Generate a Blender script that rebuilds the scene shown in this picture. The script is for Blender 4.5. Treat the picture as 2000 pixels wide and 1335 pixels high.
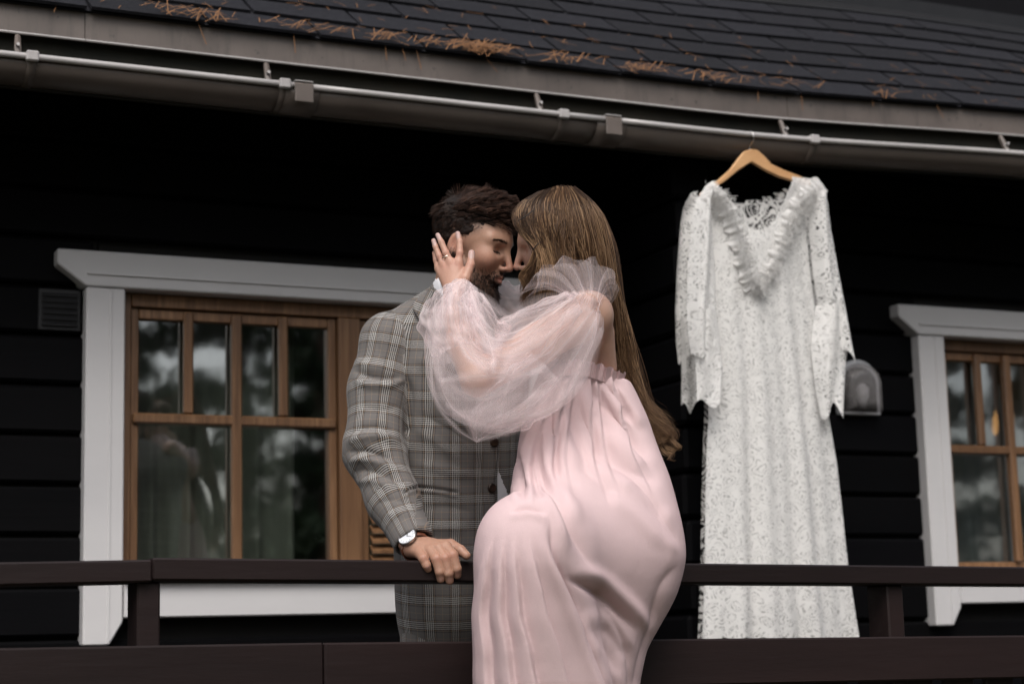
import bpy, bmesh, math, random
import numpy as np
from mathutils import Vector, Matrix

for _o in list(bpy.data.objects):
    bpy.data.objects.remove(_o, do_unlink=True)
scene = bpy.context.scene
col = scene.collection
RNG = np.random.default_rng(7)
random.seed(7)

# ------------------------------------------------------------------ camera
# world: X runs along the cabin wall, Y into the cabin, Z up, deck at Z = 0
FPX = 3622.0
YAW, TILT, ROLL = math.radians(25.3), math.radians(9.4), 0.0268
_h = np.array([math.sin(YAW), math.cos(YAW), 0.0]); _r = np.array([math.cos(YAW), -math.sin(YAW), 0.0])
_z = np.array([0, 0, 1.0])
CF = _h*math.cos(TILT) + _z*math.sin(TILT)
_u0 = -_h*math.sin(TILT) + _z*math.cos(TILT)
CR = math.cos(ROLL)*_r - math.sin(ROLL)*_u0
CU = math.sin(ROLL)*_r + math.cos(ROLL)*_u0
CC = np.array([0, 0, 0.8])

cam_d = bpy.data.cameras.new("camera")
cam = bpy.data.objects.new("camera", cam_d)
col.objects.link(cam)
cam_d.sensor_width = 36.0
cam_d.lens = 36.0*FPX/2000.0
cam_d.clip_start = 0.05
cam_d.clip_end = 3000.0
cam_d.dof.use_dof = True
cam_d.dof.focus_distance = 4.06
cam_d.dof.aperture_fstop = 3.6
cam.matrix_world = Matrix(((CR[0], CU[0], -CF[0], CC[0]), (CR[1], CU[1], -CF[1], CC[1]), (CR[2], CU[2], -CF[2], CC[2]), (0, 0, 0, 1)))
scene.camera = cam

# ------------------------------------------------------------------ sky, sun, exposure
SUN_EL, SUN_AZ = math.radians(52), math.radians(205)     # azimuth clockwise from +Y
world = bpy.data.worlds.new("World"); scene.world = world; world.use_nodes = True
_nt = world.node_tree; _nt.nodes.clear()
_out = _nt.nodes.new("ShaderNodeOutputWorld"); _bg = _nt.nodes.new("ShaderNodeBackground")
_sky = _nt.nodes.new("ShaderNodeTexSky"); _sky.sky_type = 'NISHITA'; _sky.sun_disc = False
_sky.sun_elevation = SUN_EL; _sky.sun_rotation = SUN_AZ
_sky.air_density = 1.0; _sky.dust_density = 5.0; _sky.ozone_density = 1.0
_hsv = _nt.nodes.new("ShaderNodeHueSaturation"); _hsv.inputs["Saturation"].default_value = 0.45
_nt.links.new(_sky.outputs[0], _hsv.inputs["Color"])
_nt.links.new(_hsv.outputs[0], _bg.inputs[0]); _bg.inputs[1].default_value = 0.125
_nt.links.new(_bg.outputs[0], _out.inputs[0])
sun_d = bpy.data.lights.new("sun", 'SUN'); sun = bpy.data.objects.new("sun", sun_d); col.objects.link(sun)
sun_d.energy = 1.2; sun_d.angle = math.radians(30); sun_d.color = (1.0, 0.965, 0.93)
_sd = Vector((math.sin(SUN_AZ)*math.cos(SUN_EL), math.cos(SUN_AZ)*math.cos(SUN_EL), math.sin(SUN_EL)))
sun.rotation_euler = _sd.to_track_quat('Z', 'Y').to_euler()
sun.location = (-2, -4, 8)
scene.view_settings.view_transform = 'Standard'; scene.view_settings.look = 'None'
scene.view_settings.gamma = 1.0; scene.view_settings.exposure = 0.58
scene.render.engine = 'CYCLES'
scene.cycles.max_bounces = 10; scene.cycles.transparent_max_bounces = 40
scene.cycles.caustics_reflective = False; scene.cycles.caustics_refractive = False
scene.cycles.use_denoising = True

# ------------------------------------------------------------------ helpers: points
def at(px, py, d):
    """world point seen at photo pixel (px, py), d metres in front of the camera"""
    return CC + d*((px-1000)/FPX*CR + (667.5-py)/FPX*CU + CF)
def on_y(px, py, Y):
    d = (px-1000)/FPX*CR + (667.5-py)/FPX*CU + CF
    return CC + d*((Y-CC[1])/d[1])

# ------------------------------------------------------------------ helpers: materials
def _new(name):
    m = bpy.data.materials.new(name); m.use_nodes = True
    nt = m.node_tree
    return m, nt, nt.nodes["Principled BSDF"]
def N(nt, t, **kw):
    n = nt.nodes.new(t)
    for k, v in kw.items():
        if k.startswith("i_"):
            n.inputs[k[2:].replace("_", " ")].default_value = v
        else:
            setattr(n, k, v)
    return n
def L(nt, a, b): nt.links.new(a, b)
def ramp(nt, fac, stops, interp='LINEAR'):
    r = nt.nodes.new("ShaderNodeValToRGB"); r.color_ramp.interpolation = interp
    el = r.color_ramp.elements
    while len(el) < len(stops): el.new(0.5)
    for e, (p, c) in zip(el, stops):
        e.position = p; e.color = (*c, 1) if len(c) == 3 else c
    if fac is not None: L(nt, fac, r.inputs[0])
    return r
def mathn(nt, op, a, b=None, c=None):
    n = nt.nodes.new("ShaderNodeMath"); n.operation = op
    for i, v in enumerate((a, b, c)):
        if v is None: continue
        if isinstance(v, (int, float)): n.inputs[i].default_value = v
        else: L(nt, v, n.inputs[i])
    return n.outputs[0]
def mixc(nt, fac, a, b, blend='MIX'):
    n = nt.nodes.new("ShaderNodeMix"); n.data_type = 'RGBA'; n.blend_type = blend
    for i, v in ((0, fac), (6, a), (7, b)):
        if isinstance(v, (int, float)): n.inputs[i].default_value = v
        elif isinstance(v, tuple): n.inputs[i].default_value = (*v, 1) if len(v) == 3 else v
        else: L(nt, v, n.inputs[i])
    return n.outputs[2]
def coords(nt, kind="Object", scale=(1, 1, 1)):
    tc = nt.nodes.new("ShaderNodeTexCoord"); mp = nt.nodes.new("ShaderNodeMapping")
    mp.inputs["Scale"].default_value = scale
    L(nt, tc.outputs[kind], mp.inputs[0]); return mp.outputs[0]
def noise(nt, vec, scale, detail=4, rough=0.55, dist=0.0):
    n = N(nt, "ShaderNodeTexNoise"); n.inputs["Scale"].default_value = scale
    n.inputs["Detail"].default_value = detail; n.inputs["Roughness"].default_value = rough
    n.inputs["Distortion"].default_value = dist
    if vec is not None: L(nt, vec, n.inputs["Vector"])
    return n.outputs["Fac"]
def bump(nt, bs, h, strength, dist=0.002):
    b = N(nt, "ShaderNodeBump"); b.inputs["Strength"].default_value = strength; b.inputs["Distance"].default_value = dist
    L(nt, h, b.inputs["Height"]); L(nt, b.outputs[0], bs.inputs["Normal"])
def surf(name, c0, c1, rough=0.6, scale=6.0, stretch=(1, 1, 1), bmp=0.3, bscale=40.0, spec=0.4, metal=0.0, rand=0.0, bdist=0.002, coord="Object"):
    """two-tone noisy surface; stretch < 1 along an axis draws the grain out along it"""
    m, nt, bs = _new(name)
    v = coords(nt, coord, stretch)
    n = noise(nt, v, scale, 6, 0.6)
    r = ramp(nt, n, [(0.3, c0), (0.7, c1)])
    c = r.outputs[0]
    if rand:
        oi = N(nt, "ShaderNodeObjectInfo")
        k = mathn(nt, 'MULTIPLY_ADD', oi.outputs["Random"], 2*rand, 1-rand)
        hs = N(nt, "ShaderNodeHueSaturation"); L(nt, k, hs.inputs["Value"]); L(nt, c, hs.inputs["Color"]); c = hs.outputs[0]
    L(nt, c, bs.inputs["Base Color"])
    bs.inputs["Roughness"].default_value = rough; bs.inputs["Specular IOR Level"].default_value = spec
    bs.inputs["Metallic"].default_value = metal
    if bmp: bump(nt, bs, noise(nt, v, bscale, 5, 0.6), bmp, bdist)
    return m

# ------------------------------------------------------------------ helpers: objects
def link(o, parent=None):
    col.objects.link(o)
    if parent is not None:
        o.parent = parent
        o.matrix_parent_inverse = Matrix.Translation(-parent.location)   # parents are placed by location alone
    return o
def mesh_obj(name, verts, faces, mat, parent=None, smooth=False):
    me = bpy.data.meshes.new(name)
    me.from_pydata([tuple(map(float, v)) for v in verts], [], [tuple(map(int, f)) for f in faces])
    if mat: me.materials.append(mat)
    if smooth: me.shade_smooth()
    o = bpy.data.objects.new(name, me)
    return link(o, parent)
def bm_obj(name, bm, mat, parent=None, smooth=False):
    me = bpy.data.meshes.new(name); bm.to_mesh(me); bm.free()
    if mat: me.materials.append(mat)
    if smooth: me.shade_smooth()
    return link(bpy.data.objects.new(name, me), parent)
def empty(name, loc, label=None, cat=None, group=None):
    o = bpy.data.objects.new(name, None); o.location = tuple(map(float, loc)); o.empty_display_size = 0.1
    col.objects.link(o); tag(o, label, cat, group); return o
def tag(o, label=None, cat=None, group=None, kind=None):
    if label: o["label"] = label
    if cat: o["category"] = cat
    if group: o["group"] = group
    if kind: o["kind"] = kind
    return o
def hexa(bm, c8, bev=0.0):
    """a box from eight corners (bottom four then top four, each going round), edges bevelled"""
    vs = [bm.verts.new(tuple(map(float, c))) for c in c8]
    fs = [bm.faces.new([vs[i] for i in q]) for q in ((3, 2, 1, 0), (4, 5, 6, 7), (0, 1, 5, 4), (1, 2, 6, 5), (2, 3, 7, 6), (3, 0, 4, 7))]
    if bev:
        es = list({e for f in fs for e in f.edges})
        bmesh.ops.bevel(bm, geom=es, offset=bev, segments=1, affect='EDGES', profile=0.6)
def box(bm, x0, x1, y0, y1, z0, z1, bev=0.0):
    hexa(bm, [(x0, y0, z0), (x1, y0, z0), (x1, y1, z0), (x0, y1, z0), (x0, y0, z1), (x1, y0, z1), (x1, y1, z1), (x0, y1, z1)], bev)
def box_obj(name, b, mat, parent=None, bev=0.003):
    bm = bmesh.new(); box(bm, *b, bev); return bm_obj(name, bm, mat, parent)
def prism(bm, poly, y0, y1, bev=0.0):
    """a polygon in (x, z) extruded from y0 to y1"""
    a = [bm.verts.new((p[0], y0, p[1])) for p in poly]; b = [bm.verts.new((p[0], y1, p[1])) for p in poly]
    n = len(poly); fs = [bm.faces.new(a), bm.faces.new(b[::-1])]
    for i in range(n): fs.append(bm.faces.new((a[i], b[i], b[(i+1) % n], a[(i+1) % n])))
    bmesh.ops.recalc_face_normals(bm, faces=fs)
    if bev: bmesh.ops.bevel(bm, geom=list({e for f in fs for e in f.edges}), offset=bev, segments=1, affect='EDGES')
def tube(path, rad, sides=8, caps=True):
    """verts, faces of a tube along a polyline; rad is a number or one per point"""
    P = np.array(path, float); n = len(P); R = np.full(n, rad) if np.isscalar(rad) else np.array(rad, float)
    T = np.gradient(P, axis=0); T /= np.linalg.norm(T, axis=1)[:, None]+1e-9
    ref = np.array([0, 0, 1.0]) if abs(T[0][2]) < 0.9 else np.array([1.0, 0, 0])
    V = []; u = np.cross(T[0], ref); u /= np.linalg.norm(u)
    for i in range(n):
        u = u - T[i]*(u@T[i]); u /= np.linalg.norm(u)+1e-9; w = np.cross(T[i], u)
        for k in range(sides):
            an = 2*math.pi*k/sides; V.append(P[i]+R[i]*(math.cos(an)*u+math.sin(an)*w))
    Fc = [(i*sides+k, i*sides+(k+1) % sides, (i+1)*sides+(k+1) % sides, (i+1)*sides+k) for i in range(n-1) for k in range(sides)]
    if caps: Fc += [tuple(range(sides))[::-1], tuple((n-1)*sides+k for k in range(sides))]
    return V, Fc
def join(parts):
    V, Fc = [], []
    for v, f in parts:
        k = len(V); V += list(v); Fc += [tuple(i+k for i in q) for q in f]
    return V, Fc
# ================================================================== the setting
M_wall = surf("dark_stained_siding", (0.0008, 0.0009, 0.0014), (0.0020, 0.0018, 0.0023), 0.65, 5, (0.15, 1, 1.5), 0.5, 30, rand=0.3, spec=0.07)
M_trim = surf("white_painted_wood", (0.47, 0.462, 0.468), (0.56, 0.55, 0.552), 0.5, 3, (0.3, 1, 0.6), 0.25, 25)
M_rail = surf("brown_stained_rail", (0.0080, 0.0044, 0.0044), (0.0175, 0.0096, 0.0092), 0.5, 5, (0.12, 1, 1), 0.5, 40, rand=0.12, spec=0.25)
M_taupe = surf("taupe_coated_steel", (0.085, 0.069, 0.060), (0.128, 0.105, 0.092), 0.42, 5, (0.5, 1, 2.0), 0.15, 20, spec=0.5)
def fascia_mat():
    m, nt, bs = _new("weathered_drip_edge")
    v = coords(nt, "Object", (1, 1, 1)); n = noise(nt, v, 5, 5); st = noise(nt, coords(nt, "Object", (9, 1, 1.2)), 4, 5, 0.7); bl = noise(nt, v, 28, 4, 0.7)
    c = ramp(nt, n, [(0.3, (0.066, 0.053, 0.046)), (0.7, (0.108, 0.088, 0.077))]).outputs[0]
    c = mixc(nt, ramp(nt, st, [(0.52, (0, 0, 0)), (0.75, (0.7, 0.7, 0.7))]).outputs[0], c, (0.045, 0.038, 0.033))
    c = mixc(nt, ramp(nt, bl, [(0.62, (0, 0, 0)), (0.70, (0.85, 0.85, 0.85))]).outputs[0], c, (0.012, 0.013, 0.010))
    L(nt, c, bs.inputs["Base Color"]); bs.inputs["Roughness"].default_value = 0.5; return m
M_fascia = fascia_mat()
M_bead = surf("pale_gutter_bead", (0.30, 0.285, 0.28), (0.42, 0.40, 0.395), 0.3, 8, (0.3, 1, 1), 0.1, 20, spec=0.6)
M_shingle = surf("asphalt_shingle", (0.0048, 0.0052, 0.0075), (0.0135, 0.0137, 0.018), 0.9, 60, (1, 1, 1), 0.9, 420, spec=0.25, rand=0.22)
M_moss = surf("mossy_eaves_board", (0.006, 0.008, 0.006), (0.03, 0.026, 0.018), 0.9, 9, (0.4, 1, 1), 0.6, 40)
M_deck = surf("deck_planks", (0.02, 0.015, 0.014), (0.04, 0.03, 0.028), 0.6, 5, (1, 0.15, 1), 0.4, 40)
M_dark = surf("dark_room", (0.006, 0.006, 0.006), (0.010, 0.009, 0.008), 0.9, 3, bmp=0)
M_ground = surf("forest_floor", (0.035, 0.04, 0.02), (0.09, 0.08, 0.05), 0.95, 1.2, bmp=0.6, bscale=18, bdist=0.03)

def pine_mat():
    m, nt, bs = _new("varnished_pine")
    v = coords(nt, "Object", (1, 1, 1))
    n1 = noise(nt, coords(nt, "Object", (7, 7, 0.35)), 9, 5, 0.6, 0.7)
    n2 = noise(nt, v, 3.5, 3)
    r = ramp(nt, n1, [(0.28, (0.065, 0.030, 0.012)), (0.5, (0.165, 0.084, 0.038)), (0.72, (0.31, 0.175, 0.088))])
    c = mixc(nt, n2, r.outputs[0], (0.125, 0.062, 0.029), 'MIX')
    oi = N(nt, "ShaderNodeObjectInfo"); hs = N(nt, "ShaderNodeHueSaturation")
    L(nt, mathn(nt, 'MULTIPLY_ADD', oi.outputs["Random"], 0.35, 0.85), hs.inputs["Value"]); L(nt, c, hs.inputs["Color"])
    L(nt, hs.outputs[0], bs.inputs["Base Color"]); bs.inputs["Roughness"].default_value = 0.42
    bump(nt, bs, n1, 0.25); return m
M_pine = pine_mat()
def glass_mat():
    m, nt, bs = _new("window_glass"); nt.nodes.remove(bs)
    o = nt.nodes["Material Output"]; mx = N(nt, "ShaderNodeMixShader"); mx.inputs[0].default_value = 0.34
    tr = N(nt, "ShaderNodeBsdfTransparent"); tr.inputs[0].default_value = (0.86, 0.9, 0.88, 1)
    gl = N(nt, "ShaderNodeBsdfGlossy"); gl.inputs["Roughness"].default_value = 0.03
    bp = N(nt, "ShaderNodeBump"); bp.inputs["Strength"].default_value = 0.03; bp.inputs["Distance"].default_value = 0.01
    L(nt, noise(nt, coords(nt), 5, 2), bp.inputs["Height"]); L(nt, bp.outputs[0], gl.inputs["Normal"])
    L(nt, tr.outputs[0], mx.inputs[1]); L(nt, gl.outputs[0], mx.inputs[2]); L(nt, mx.outputs[0], o.inputs[0]); return m
M_glass = glass_mat()
def cloth_mat(name, col_, rough=0.85, trans=0.3, alpha=1.0, sheen=0.2, weave=900.0):
    m, nt, bs = _new(name)
    n = noise(nt, coords(nt), weave, 2)
    c = mixc(nt, n, tuple(x*0.88 for x in col_), col_)
    L(nt, c, bs.inputs["Base Color"]); bs.inputs["Roughness"].default_value = rough
    bs.inputs["Sheen Weight"].default_value = sheen; bs.inputs["Specular IOR Level"].default_value = 0.2
    o = nt.nodes["Material Output"]; sh = bs.outputs[0]
    if trans:
        t = N(nt, "ShaderNodeBsdfTranslucent"); L(nt, c, t.inputs[0]); mx = N(nt, "ShaderNodeMixShader"); mx.inputs[0].default_value = trans
        L(nt, sh, mx.inputs[1]); L(nt, t.outputs[0], mx.inputs[2]); sh = mx.outputs[0]
    if alpha < 1:
        t = N(nt, "ShaderNodeBsdfTransparent"); mx = N(nt, "ShaderNodeMixShader"); mx.inputs[0].default_value = alpha
        L(nt, t.outputs[0], mx.inputs[1]); L(nt, sh, mx.inputs[2]); sh = mx.outputs[0]
    L(nt, sh, o.inputs[0]); return m

WALL_Y = 5.459
# ---- ground, deck
g = mesh_obj("ground", [(-900, -900, -0.62), (900, -900, -0.62), (900, 900, -0.62), (-900, 900, -0.62)], [(0, 1, 2, 3)], M_ground)
tag(g, "mossy forest floor around the cabin", "ground", kind="structure")
deck = empty("deck", (3, 4.6, 0)); tag(deck, "dark plank porch deck along the cabin", "deck", kind="structure")
y = 3.62
while y < 5.40:
    box_obj("plank", (-1.6, 7.6, y, y+0.118, -0.03, 0.0), M_deck, deck); y += 0.124
box_obj("joist", (-1.6, 7.6, 3.66, 5.42, -0.16, -0.034), M_deck, deck)
box_obj("skirt", (-1.6, 7.6, 3.68, 3.70, -0.62, -0.164), M_rail, deck)

# ---- the cabin
cabin = empty("log_cabin", (3, 5.6, 0), "dark stained timber cabin with white window trim and shingled porch eave", "cabin")
PITCH = 0.148; Z0 = 1.901-PITCH*13
HEADZ, SILLZ = 2.003, 0.92
W1 = (1.169, 2.74); W2 = (4.203, 5.78)          # outer edges of the two trim surrounds
def siding(x0, x1, k):
    z = Z0+k*PITCH
    b = box_obj("board", (x0, x1, WALL_Y, WALL_Y+0.06, z+0.006, z+PITCH-0.006), M_wall, cabin, 0.008)
for k in range(0, 18):
    zc = Z0+(k+0.5)*PITCH
    win = 0.80 < zc < 2.02
    if win:
        for (x0, x1) in ((-1.5, W1[0]+0.03), (W1[1]-0.03, W2[0]+0.03), (W2[1]-0.03, 7.5)): siding(x0, x1, k)
    else:
        cut = -0.2+0.9*((k*0.618) % 1)
        siding(-1.5, 7.5, k)
# backing behind the board joints and the dark room inside
for (x0, x1) in ((-1.5, W1[0]+0.05), (W1[1]-0.05, W2[0]+0.05), (W2[1]-0.05, 7.5)):
    box_obj("wall_core", (x0, x1, WALL_Y+0.045, WALL_Y+0.12, -0.6, 2.62), M_dark, cabin, 0)
for (x0, x1) in ((W1[0]+0.055, W1[1]-0.055), (W2[0]+0.055, W2[1]-0.055)):
    box_obj("wall_core", (x0, x1, WALL_Y+0.046, WALL_Y+0.119, -0.6, 0.93), M_dark, cabin, 0)
    box_obj("wall_core", (x0, x1, WALL_Y+0.046, WALL_Y+0.119, 1.91, 2.62), M_dark, cabin, 0)
box_obj("room_wall", (-1.5, 7.5, 8.4, 8.5, -0.6, 2.62), M_dark, cabin, 0)
box_obj("room_floor", (-1.5, 7.5, WALL_Y+0.13, 8.39, -0.1, -0.004), M_dark, cabin, 0)
box_obj("room_ceiling", (-1.5, 7.5, WALL_Y+0.13, 8.39, 2.63, 2.68), M_dark, cabin, 0)
for x in (-1.5, 7.4): box_obj("gable_wall", (x, x+0.1, WALL_Y+0.13, 8.39, 0, 2.62), M_wall, cabin, 0)

# the cross wall's log ends sticking out of the facade between the windows
for k in range(0, 18):
    z = Z0+k*PITCH+0.03
    dx = 0.006*math.sin(k*2.3)
    box_obj("log_end", (2.985+dx, 3.125+dx, 5.06+0.01*math.sin(k*1.7), WALL_Y+0.002, z+0.005, z+PITCH-0.005), M_wall, cabin, 0.012)

def window(W, splits, tops, mid_z, louver, nm):
    """casing, sash, glazing bars and panes between the outer trim edges W"""
    T = 0.116; x0, x1 = W; o0, o1 = x0+T, x1-T
    yt = WALL_Y-0.045
    win = bpy.data.objects.new("window", None); win.location = ((x0+x1)/2, yt, SILLZ); win.empty_display_size = 0.1
    link(win, cabin); win.location = (0, 0, 0)
    win["label"] = nm
    zb = 0.843
    zh0 = HEADZ-0.108
    bm = bmesh.new()                                       # head board with slanted ends
    prism(bm, [(x0-0.088, HEADZ), (x1+0.088, HEADZ), (x1+0.088, HEADZ-0.045), (x1+0.002, zh0), (x0-0.002, zh0), (x0-0.088, HEADZ-0.045)], yt-0.006, WALL_Y+0.03, 0.004)
    bm_obj("head_trim", bm, M_trim, win)
    box_obj("head_bead", (x0+0.0, x1-0.0, yt-0.012, yt-0.0045, zh0+0.035, zh0+0.04), M_trim, win, 0.001)
    for s in (0, 1):                                       # side boards with their slanted feet
        a, b = (x0, o0) if s == 0 else (x1, o1)
        ax = a+(b-a)*0.66
        bm = bmesh.new(); prism(bm, [(a, zh0-0.002), (b, zh0-0.002), (b, SILLZ-0.012), (ax, zb), (a, zb)], yt, WALL_Y+0.03, 0.004)
        bm_obj("side_trim", bm, M_trim, win)
        c = a+(b-a)*0.60; d = a+(b-a)*0.66
        box_obj("trim_bead", (min(c, d), max(c, d), yt-0.003, yt+0.0015, zb+0.004, zh0-0.006), M_trim, win, 0.0008)
    bm = bmesh.new(); prism(bm, [(o0+0.004, SILLZ), (o1-0.004, SILLZ), (o1-0.004, SILLZ+0.10), (o0+0.004, SILLZ+0.10)], yt+0.004, WALL_Y+0.03, 0.004)
    bm_obj("sill", bm, M_trim, win)
    bm = bmesh.new(); prism(bm, [(o0+0.003, SILLZ+0.102), (o1-0.003, SILLZ+0.102), (o1-0.003, SILLZ+0.12), (o0+0.003, SILLZ+0.12)], yt-0.02, WALL_Y+0.06, 0.004)
    bm_obj("sill_nose", bm, M_trim, win)
    zs = SILLZ+0.121; yf = WALL_Y+0.01; ht = zh0
    # outer pine frame
    box_obj("frame_stile", (o0+0.001, o0+0.032, yf, yf+0.07, zs, ht), M_pine, win)
    box_obj("frame_stile", (o1-0.032, o1-0.001, yf, yf+0.07, zs, ht), M_pine, win)
    box_obj("frame_rail", (o0+0.033, o1-0.033, yf, yf+0.07, ht-0.042, ht-0.001), M_pine, win)
    for a, b in splits[1:]:                                # mullion posts between the sashes
        box_obj("mullion", (a-0.075, a-0.001, yf-0.004, yf+0.072, zs, ht-0.043), M_pine, win)
    for i, (a, b) in enumerate(splits):
        st = 0.026; ys = yf+0.016; tz = ht-0.044
        box_obj("sash_stile", (a, a+st, ys, ys+0.04, zs+0.001, tz), M_pine, win)
        box_obj("sash_stile", (b-st, b, ys, ys+0.04, zs+0.001, tz), M_pine, win)
        box_obj("sash_rail", (a+st+0.001, b-st-0.001, ys+0.001, ys+0.04, tz-0.032, tz-0.001), M_pine, win)
        box_obj("sash_rail", (a+st+0.001, b-st-0.001, ys+0.001, ys+0.04, zs+0.002, zs+0.03), M_pine, win)
        gx0, gx1 = a+st, b-st
        mh = 0.0155
        box_obj("glazing_bar", (gx0-0.02, gx1+0.02, ys-0.016, ys+0.012, mid_z-mh, mid_z+mh), M_pine, win, 0.005)
        cx = (gx0+gx1)/2
        box_obj("glazing_bar", (cx-0.016, cx+0.016, ys-0.018, ys+0.012, zs+0.03, tz-0.005), M_pine, win, 0.005)
        for q in tops:
            xx = gx0+(gx1-gx0)*q
            box_obj("glazing_bar", (xx-0.0145, xx+0.0145, ys-0.017, ys+0.012, mid_z+mh, tz-0.004), M_pine, win, 0.006)
        if louver == i:
            for r in range(9):
                z = zs+0.035+r*0.031
                bm = bmesh.new(); hexa(bm, [(gx0, ys-0.03, z), (gx1, ys-0.03, z), (gx1, ys-0.005, z+0.02), (gx0, ys-0.005, z+0.02), (gx0, ys-0.03, z+0.008), (gx1, ys-0.03, z+0.008), (gx1, ys-0.005, z+0.028), (gx0, ys-0.005, z+0.028)])
                bm_obj("louver_slat", bm, M_pine, win)
        # panes
        yg = ys+0.022
        for (pa, pb) in ((gx0, cx-0.016), (cx+0.016, gx1)):
            pane = box_obj("pane", (pa-0.004, pb+0.004, yg, yg+0.004, zs+0.02, mid_z), M_glass, win, 0)
            pane = box_obj("pane", (pa-0.004, pb+0.004, yg, yg+0.004, mid_z, tz-0.02), M_glass, win, 0)
    return win
window(W1, [(1.318, 1.975), (2.052, 2.591)], (0.25, 0.75), 1.514, 1, "window with pine glazing bars, mostly left of the man")
window(W2, [(4.352, 4.95), (5.03, 5.631)], (0.25, 0.75), 1.485, None, "window with pine bars and a lamp glowing behind it")

# small dark ventilation grille beside the left window
gv = empty("vent_grille", (0.96, WALL_Y-0.01, 1.8), "small black louvred vent on the wall left of the window", "vent")
M_vent = surf("vent_plastic", (0.004, 0.004, 0.005), (0.007, 0.007, 0.008), 0.5, 20, bmp=0)
p0 = on_y(75, 562, WALL_Y); p1 = on_y(160, 648, WALL_Y)
box_obj("frame", (p0[0], p1[0]-0.005, WALL_Y-0.006, WALL_Y+0.004, p1[2], p0[2]), M_vent, gv, 0.003)
for r in range(6):
    z = p1[2]+0.014+r*(p0[2]-p1[2]-0.02)/6
    bm = bmesh.new(); hexa(bm, [(p0[0]+0.01, WALL_Y-0.016, z), (p1[0]-0.015, WALL_Y-0.016, z), (p1[0]-0.015, WALL_Y-0.004, z+0.008), (p0[0]+0.01, WALL_Y-0.004, z+0.008)]+[(p0[0]+0.01, WALL_Y-0.016, z+0.003), (p1[0]-0.015, WALL_Y-0.016, z+0.003), (p1[0]-0.015, WALL_Y-0.004, z+0.011), (p0[0]+0.01, WALL_Y-0.004, z+0.011)])
    bm_obj("slat", bm, M_vent, gv)

# ---- eave: gutter, drip edge, roof
EY = 4.844
def ez(x):                                                 # the eave lifts a little towards its right end
    t = min(max((x-3.0)/1.6, 0), 1.0); return 0.045*t*t*(3-2*t)
XS = np.arange(-1.6, 7.61, 0.2)
def extrude_x(profile, xs, closed=False, off=lambda x: ez(x)):
    V = []; n = len(profile)
    for x in xs:
        for (y, z) in profile: V.append((x, y, z+off(x)))
    Fc = []
    m = n if closed else n-1
    for i in range(len(xs)-1):
        for k in range(m):
            k2 = (k+1) % n
            Fc.append((i*n+k, i*n+k2, (i+1)*n+k2, (i+1)*n+k))
    if closed: Fc += [tuple(range(n))[::-1], tuple((len(xs)-1)*n+k for k in range(n))]
    return V, Fc
GR = 0.066; GZ = 2.388
def gprof(r, a0=180, a1=360, n=14): return [(EY+0.004+GR+r*math.cos(math.radians(a)), GZ+r*0.80*math.sin(math.radians(a))) for a in np.linspace(a0, a1, n)]
gut = bpy.data.objects.new("gutter", None); link(gut, cabin); gut.location = (0, 0, 0)
prof = gprof(GR)+gprof(GR-0.004)[::-1]
for (xa, xb) in ((-1.6, 1.66), (1.662, 2.66), (2.662, 5.2), (5.202, 7.6)):
    xs = np.linspace(xa, xb, max(4, int((xb-xa)/0.15)))
    v, f = extrude_x(prof, xs, True); o = mesh_obj("gutter_channel", v, f, M_taupe, gut, True)
    v, f = tube([(x, EY-0.002, GZ+0.006+ez(x)) for x in xs], 0.0095, 8); mesh_obj("bead", v, f, M_bead, gut, True)
for px in (592, 1197):                                     # joint sleeves
    X = on_y(px, 160+px*0.1, EY)[0]
    v, f = extrude_x(gprof(GR+0.005)+gprof(GR+0.001)[::-1], np.linspace(X-0.05, X+0.05, 3), True)
    mesh_obj("joint_sleeve", v, f, M_taupe, gut, True)
    box_obj("joint_clip", (X-0.028, X+0.028, EY-0.016, EY-0.009, GZ-0.045+ez(X), GZ+0.012+ez(X)), M_taupe, gut, 0.003)
    box_obj("joint_lip", (X-0.028, X+0.028, EY-0.014, EY+0.012, GZ+0.0155+ez(X), GZ+0.02+ez(X)), M_bead, gut, 0.002)
for px, pc in ((533, 555), (1068, 1100), (1550, 1590), (40, 62), (1985, 2025)):
    X = on_y(px, 130+px*0.1, EY)[0]; Xc = on_y(pc, 130+pc*0.1, EY)[0]; e = ez(X)
    v, f = tube([(X, EY+0.035, GZ+0.012+e), (X, EY+0.05, GZ+0.045+e), (X+0.004, EY+0.075, GZ+0.085+e)], [0.009, 0.010, 0.008], 6)
    b = mesh_obj("bracket", v, f, M_taupe, gut)
    v, f = tube([(X-0.002, EY+0.048, GZ+0.046+e), (X-0.002, EY+0.028, GZ+0.048+e)], 0.005, 6); mesh_obj("bolt", v, f, M_bead, gut)
    box_obj("clip", (Xc-0.017, Xc+0.017, EY-0.015, EY+0.02, GZ-0.008+ez(Xc), GZ+0.021+ez(Xc)), M_bead, gut, 0.004)
    v, f = extrude_x(gprof(GR+0.003, 182, 300)+gprof(GR+0.0005, 182, 300)[::-1], [Xc-0.012, Xc+0.012], True); mesh_obj("strap", v, f, M_taupe, gut, True)

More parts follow.
